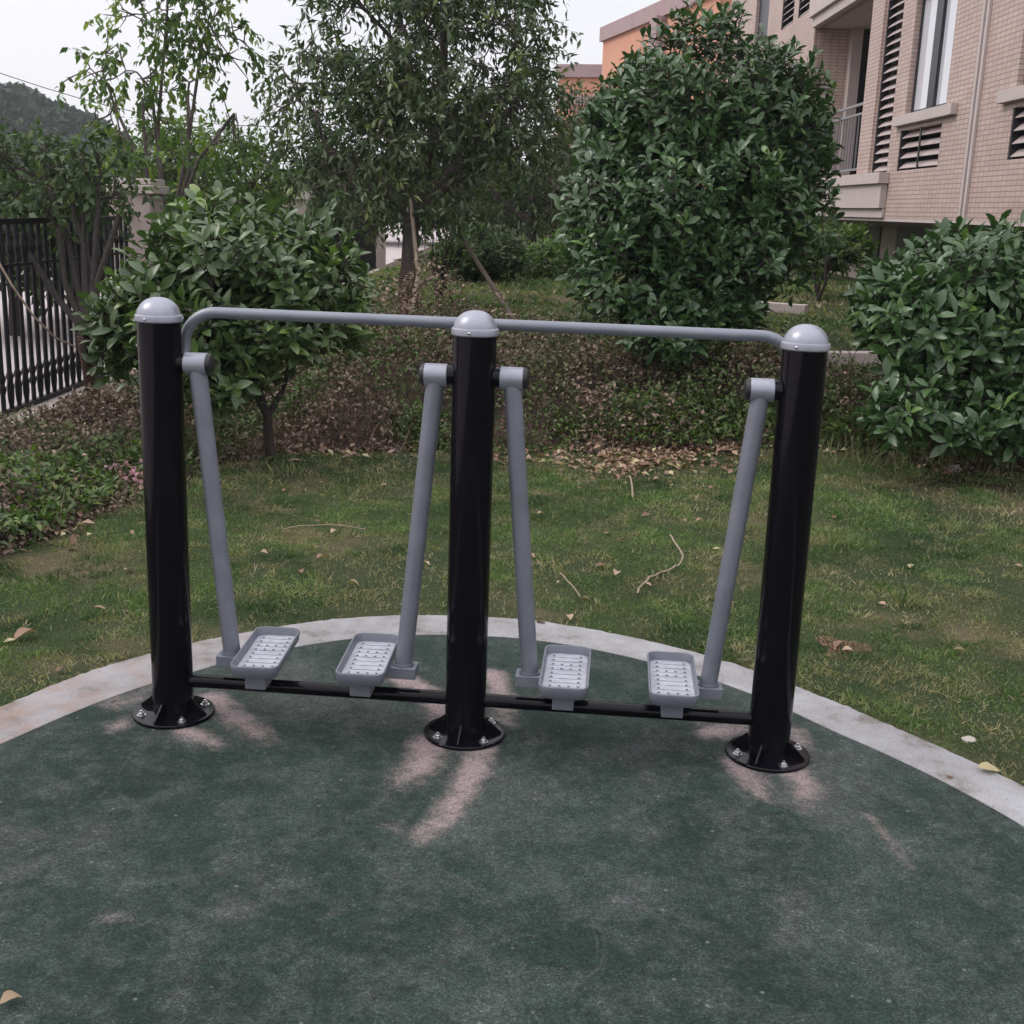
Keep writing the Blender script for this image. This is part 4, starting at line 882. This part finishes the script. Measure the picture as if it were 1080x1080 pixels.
# in this frame +x runs along TD; +y = left of TD = towards the lawn
def wall_holes(x0, x1, z0, z1, holes, dep=.12, y=0.):
    xsx = sorted({x0, x1, *[h[0] for h in holes], *[h[1] for h in holes]}); zs = sorted({z0, z1, *[h[2] for h in holes], *[h[3] for h in holes]})
    mb = MB()
    for a, b in zip(xsx, xsx[1:]):
        for c, d in zip(zs, zs[1:]):
            mx, mz = (a+b)/2, (c+d)/2
            if any(h[0] < mx < h[1] and h[2] < mz < h[3] for h in holes): continue
            mb.add([(a, y, c), (b, y, c), (b, y, d), (a, y, d)], [(0, 3, 2, 1)][::1])
    for h in holes:
        a, b, c, d = h[:4]; e = y-dep
        for q_ in ([(a, y, c), (a, e, c), (a, e, d), (a, y, d)], [(b, y, c), (b, y, d), (b, e, d), (b, e, c)], [(a, y, c), (b, y, c), (b, e, c), (a, e, c)], [(a, y, d), (a, e, d), (b, e, d), (b, y, d)]): mb.add(q_, [(0, 1, 2, 3)])
    return mb
WIN = [(14.45, 15.98, 3.0, 4.42), (10.9, 12.42, 3.0, 4.42)]
LOU = [(14.5, 16.08, 2.33, 2.82), (10.9, 12.42, 2.33, 2.82), (16.52, 17.26, 2.33, 6.6), (22.1, 23.1, 5.15, 6.6), (23.5, 24.6, 5.15, 6.6)]
BAL = [(17.92, 21.62, 2.32, 4.78), (17.92, 21.62, 5.32, 7.0)]
W5 = [(26, 27.5, 5.2, 6.7)]
wall_holes(9.0, 31, 1.74, 8.2, WIN+LOU+BAL+W5).build('wall', MT['tile'], house)
wb = MB().box((9.0, -8, 1.74), (31, -3.02, 8.2)); wb.build('inner_wall', MT['tile'], house)
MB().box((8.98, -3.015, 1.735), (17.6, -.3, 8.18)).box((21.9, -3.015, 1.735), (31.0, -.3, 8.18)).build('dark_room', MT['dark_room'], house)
MB().box((9, -8, 1.70), (31, .0, 1.738)).build('floor_slab', MT['trim'], house)
MB().box((9.3, -7.8, .2), (30.7, -.9, 1.70)).build('basement_wall', MT['rendered'], house)
for xw in (13.0, 15.2, 17.4, 19.6): MB().box((xw, -.9, 1.0), (xw+1.3, -.87, 1.62)).build('basement_window', MT['frame'], house)
# recessed balcony: end walls, back wall, ceiling, floor
MB().box((21.62, -3.0, 2.3), (21.88, -.125, 8.1)).build('balcony_end_wall', MT['tile'], house)
MB().box((17.62, -3.0, 2.3), (17.90, -.125, 8.1)).build('balcony_side_wall', MT['tile'], house)
MB().box((17.92, -3.0, 2.2), (21.6, -.01, 2.30)).build('balcony_floor', MT['trim'], house)
MB().box((17.92, -3.0, 4.80), (21.6, -.01, 5.3)).build('balcony_ceiling', MT['trim'], house)
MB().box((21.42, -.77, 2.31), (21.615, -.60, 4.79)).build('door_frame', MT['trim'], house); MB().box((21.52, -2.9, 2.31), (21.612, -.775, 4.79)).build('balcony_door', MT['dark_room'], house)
MB().box((18.6, -3.0, 2.31), (20.8, -2.97, 4.5)).build('balcony_door', MT['frame'], house)
MB().box((16.4, .004, 1.742), (21.7, .04, 1.862)).box((16.4, .003, 1.865), (21.7, .09, 2.178)).box((16.36, .002, 2.18), (21.75, .14, 2.322)).build('fascia', MT['trim'], house, bevel=.004)
MB().box((17.3, .002, 4.92), (21.45, .16, 5.5)).box((17.3, .003, 4.76), (21.4, .10, 4.918)).build('fascia', MT['trim'], house, bevel=.004)
MB().box((17.30, .002, 2.324), (17.90, .035, 4.758)).build('pilaster', MT['tile'], house)
# railing
rl = MB().box((17.92, -.06, 3.30), (21.6, -.02, 3.335)).build('balcony_railing', MT['rail'], house); MB().box((17.92, -.055, 3.17), (21.6, -.025, 3.20)).box((17.92, -.055, 2.40), (21.6, -.025, 2.43)).build('lower_rail', MT['rail'], rl)
bmesh_ = MB()
for k in range(21):
    xx = 17.98+k*.172; bmesh_.box((xx, -.048, 2.43), (xx+.016, -.030, 3.17 if k % 8 else 3.30))
bmesh_.build('bars', MT['rail'], rl)
# windows
def window(h):
    a, b, c, d = h; fr = MB(); t = .05; y0, y1 = -.115, -.07
    fr.box((a, y0, c), (a+t, y1, d)).box((b-t, y0, c), (b, y1, d)).box((a+t, y0, c), (b-t, y1, c+t)).box((a+t, y0, d-t), (b-t, y1, d)).box(((a+b)/2-.13, y0, c+t), ((a+b)/2-.05, y1+.02, d-t))
    w = fr.build('window', MT['frame'], house)
    MB().box(((a+b)/2-.05, y0+.004, c+t), ((a+b)/2+.16, y1+.004, d-t)).build('sash', MT['frame'], w)
    MB().box((a+t, -.105, c+t), ((a+b)/2-.13, -.09, d-t)).build('pane', MT['glass'], w); MB().box(((a+b)/2+.16, -.105, c+t), (b-t, -.09, d-t)).build('pane', MT['glass'], w)
    MB().box((a-.42 if a > 14 else a-.05, .002, c-.125), (b+.28, .075, c-.004)).build('sill', MT['trim'], w, bevel=.004)
for h in WIN: window(h)
def louvre(h, nst=None, mull=True):
    a, b, c, d = h; mb = MB(); n = max(3, int((d-c)/.115)); st = (d-c)/n
    for k in range(n):
        z = c+st*(k+.5); mb.add([(a+.01, -.10, z+.045), (b-.01, -.10, z+.045), (b-.01, -.02, z-.028), (a+.01, -.02, z-.028), (a+.01, -.10, z+.037), (b-.01, -.10, z+.037), (b-.01, -.02, z-.036), (a+.01, -.02, z-.036)], [(0, 3, 2, 1), (4, 5, 6, 7), (2, 3, 7, 6), (0, 1, 5, 4)])
    o = mb.build('louvre', MT['slat'], house)
    if mull: MB().box(((a+b)/2-.02, -.018, c), ((a+b)/2+.02, -.004, d)).build('mullion', MT['frame'], o)
    MB().box((a, -.118, c), (a+.03, -.008, d)).build('frame', MT['frame'], o); MB().box((b-.03, -.118, c), (b, -.008, d)).build('frame', MT['frame'], o)
for k, h in enumerate(LOU): louvre(h, mull=(k < 2))
w = MB().box((26, -.115, 5.2), (27.5, -.07, 6.7)).build('window', MT['frame'], house)
MB().box((13.34, .002, 1.742), (13.41, .03, 8.2)).box((13.47, .002, 1.742), (13.54, .03, 8.2)).build('joint_strip', MT['trim'], house); MB().box((13.412, .002, 1.742), (13.468, .01, 8.2)).build('joint_seal', MT['silver_frame'], house)

# orange block far behind
def block(name, label, p0, p1, depth, z1, mt, group=None):
    p0, p1 = np.array(p0[:2]), np.array(p1[:2]); ex = p1-p0; L = np.linalg.norm(ex); a = math.atan2(ex[1], ex[0]); r = empty(name, (p0[0], p0[1], 0), a); tag(r, label, 'building', group)
    MB().box((0, 0, 0), (L, depth, z1-.5)).build('wall', MT[mt], r); MB().box((-.12, -.12, z1-.5), (L+.12, depth+.12, z1)).build('coping', MT['coping'], r); return r, L
p1 = G(637, 29, 45); p2 = G(760, 0, 34.5)
r, L = block('orange_building', 'orange rendered building with mauve coping behind the tall shrub, taller of the two', p1, p2, 10, float(p1[2]), 'orange')
MB().box((6.2, -.35, 0), (6.9, -.004, float(p1[2])-.51)).build('pilaster', MT['coping'], r)
p1 = G(590, 68, 50); p2 = G(640, 68, 49.5)
r, L = block('orange_building', 'lower dull orange rendered building left of the taller orange one', p1, p2, 8, float(p1[2]), 'orange')
MB().box((-.05, -.06, float(p1[2])-1.6), (L, -.004, float(p1[2])-1.2)).build('band', MT['coping'], r)

# low white kerb wall at the right behind the bed
a = np.array(G(866, 384, 10.6)); b_ = np.array(G(1010, 386, 10.9)); ex = b_-a; L = math.hypot(ex[0], ex[1])
r_ = MB().box((-.35, -.08, -.3), (L, .08, .11)).build('low_curb', MT['trim'], loc=(a[0], a[1], a[2]), bevel=.006); r_.rotation_euler = (0, 0, math.atan2(ex[1], ex[0])); tag(r_, 'low white kerb wall between the right post and the right-hand shrub', 'kerb wall')
a = np.array(G(795, 326, 13.8)); b_ = np.array(G(850, 333, 13.5)); ex = b_-a; L = math.hypot(ex[0], ex[1])
r_ = MB().box((-.8, -.06, -.3), (L, .06, .09)).build('low_curb', MT['trim'], loc=(a[0], a[1], a[2]), bevel=.006); r_.rotation_euler = (0, 0, math.atan2(ex[1], ex[0])); tag(r_, 'short farther piece of white kerb seen just above the handrail bend', 'kerb wall')

# ------------------------------------------------------------------ light and sky
W = bpy.data.worlds.new('World'); S.world = W; W.use_nodes = True; nt = W.node_tree; bg = nt.nodes['Background']
sky = nt.nodes.new('ShaderNodeTexSky'); sky.sky_type = 'NISHITA'; sky.sun_disc = False
SE, SR = R_(46), R_(-95)
sky.sun_elevation = SE; sky.sun_rotation = SR; sky.dust_density = 5; sky.air_density = 1.
# overcast: a veil of pale cloud over the clear sky
tc = nt.nodes.new('ShaderNodeTexCoord'); nz = nt.nodes.new('ShaderNodeTexNoise'); nz.inputs['Scale'].default_value = 2.2; nz.inputs['Detail'].default_value = 5
nt.links.new(tc.outputs['Generated'], nz.inputs['Vector'])
rp = nt.nodes.new('ShaderNodeValToRGB'); rp.color_ramp.elements[0].position = .3; rp.color_ramp.elements[0].color = (9.3, 9.35, 9.8, 1); rp.color_ramp.elements[1].position = .7; rp.color_ramp.elements[1].color = (10.3, 10.1, 10.5, 1)
nt.links.new(nz.outputs['Fac'], rp.inputs[0])
mx = nt.nodes.new('ShaderNodeMix'); mx.data_type = 'RGBA'; mx.inputs[0].default_value = .85
sx = nt.nodes.new('ShaderNodeSeparateXYZ'); nt.links.new(tc.outputs['Generated'], sx.inputs[0])   # an overcast sky is brighter overhead than at the horizon
mr = nt.nodes.new('ShaderNodeMapRange'); mr.inputs[1].default_value = .25; mr.inputs[2].default_value = 1.; mr.inputs[3].default_value = 1.; mr.inputs[4].default_value = 2.1; nt.links.new(sx.outputs[2], mr.inputs[0])
vm = nt.nodes.new('ShaderNodeVectorMath'); vm.operation = 'SCALE'; nt.links.new(rp.outputs[0], vm.inputs[0]); nt.links.new(mr.outputs[0], vm.inputs['Scale'])
nt.links.new(sky.outputs[0], mx.inputs[6]); nt.links.new(vm.outputs[0], mx.inputs[7]); nt.links.new(mx.outputs[2], bg.inputs[0]); bg.inputs[1].default_value = .1
sun = bpy.data.lights.new('sun', 'SUN'); sun.energy = 1.1; sun.angle = R_(24); sun.color = (1, .96, .9); so = bpy.data.objects.new('sun', sun); COL.objects.link(so)
d = Vector((math.sin(SR)*math.cos(SE), math.cos(SR)*math.cos(SE), math.sin(SE)))
so.rotation_euler = d.to_track_quat('Z', 'Y').to_euler()
S.view_settings.view_transform = 'Standard'; S.view_settings.look = 'None'; S.view_settings.exposure = .18; S.view_settings.gamma = 1
S.cycles.max_bounces = 8; S.cycles.transparent_max_bounces = 8

# ------------------------------------------------------------------ thin haze
hm = bpy.data.materials.new('haze'); hm.use_nodes = True; ht = hm.node_tree; ht.nodes.clear(); ho = ht.nodes.new('ShaderNodeOutputMaterial'); pv = ht.nodes.new('ShaderNodeVolumePrincipled')
pv.inputs['Color'].default_value = (.86, .88, .95, 1); pv.inputs['Density'].default_value = .0007; pv.inputs['Anisotropy'].default_value = .2
ht.links.new(pv.outputs[0], ho.inputs['Volume'])
hz = MB().box((-430, -430, -1.6), (430, 430, 26)).build('haze', hm); tag(hz, 'thin pale haze in the air', 'haze', kind='stuff')
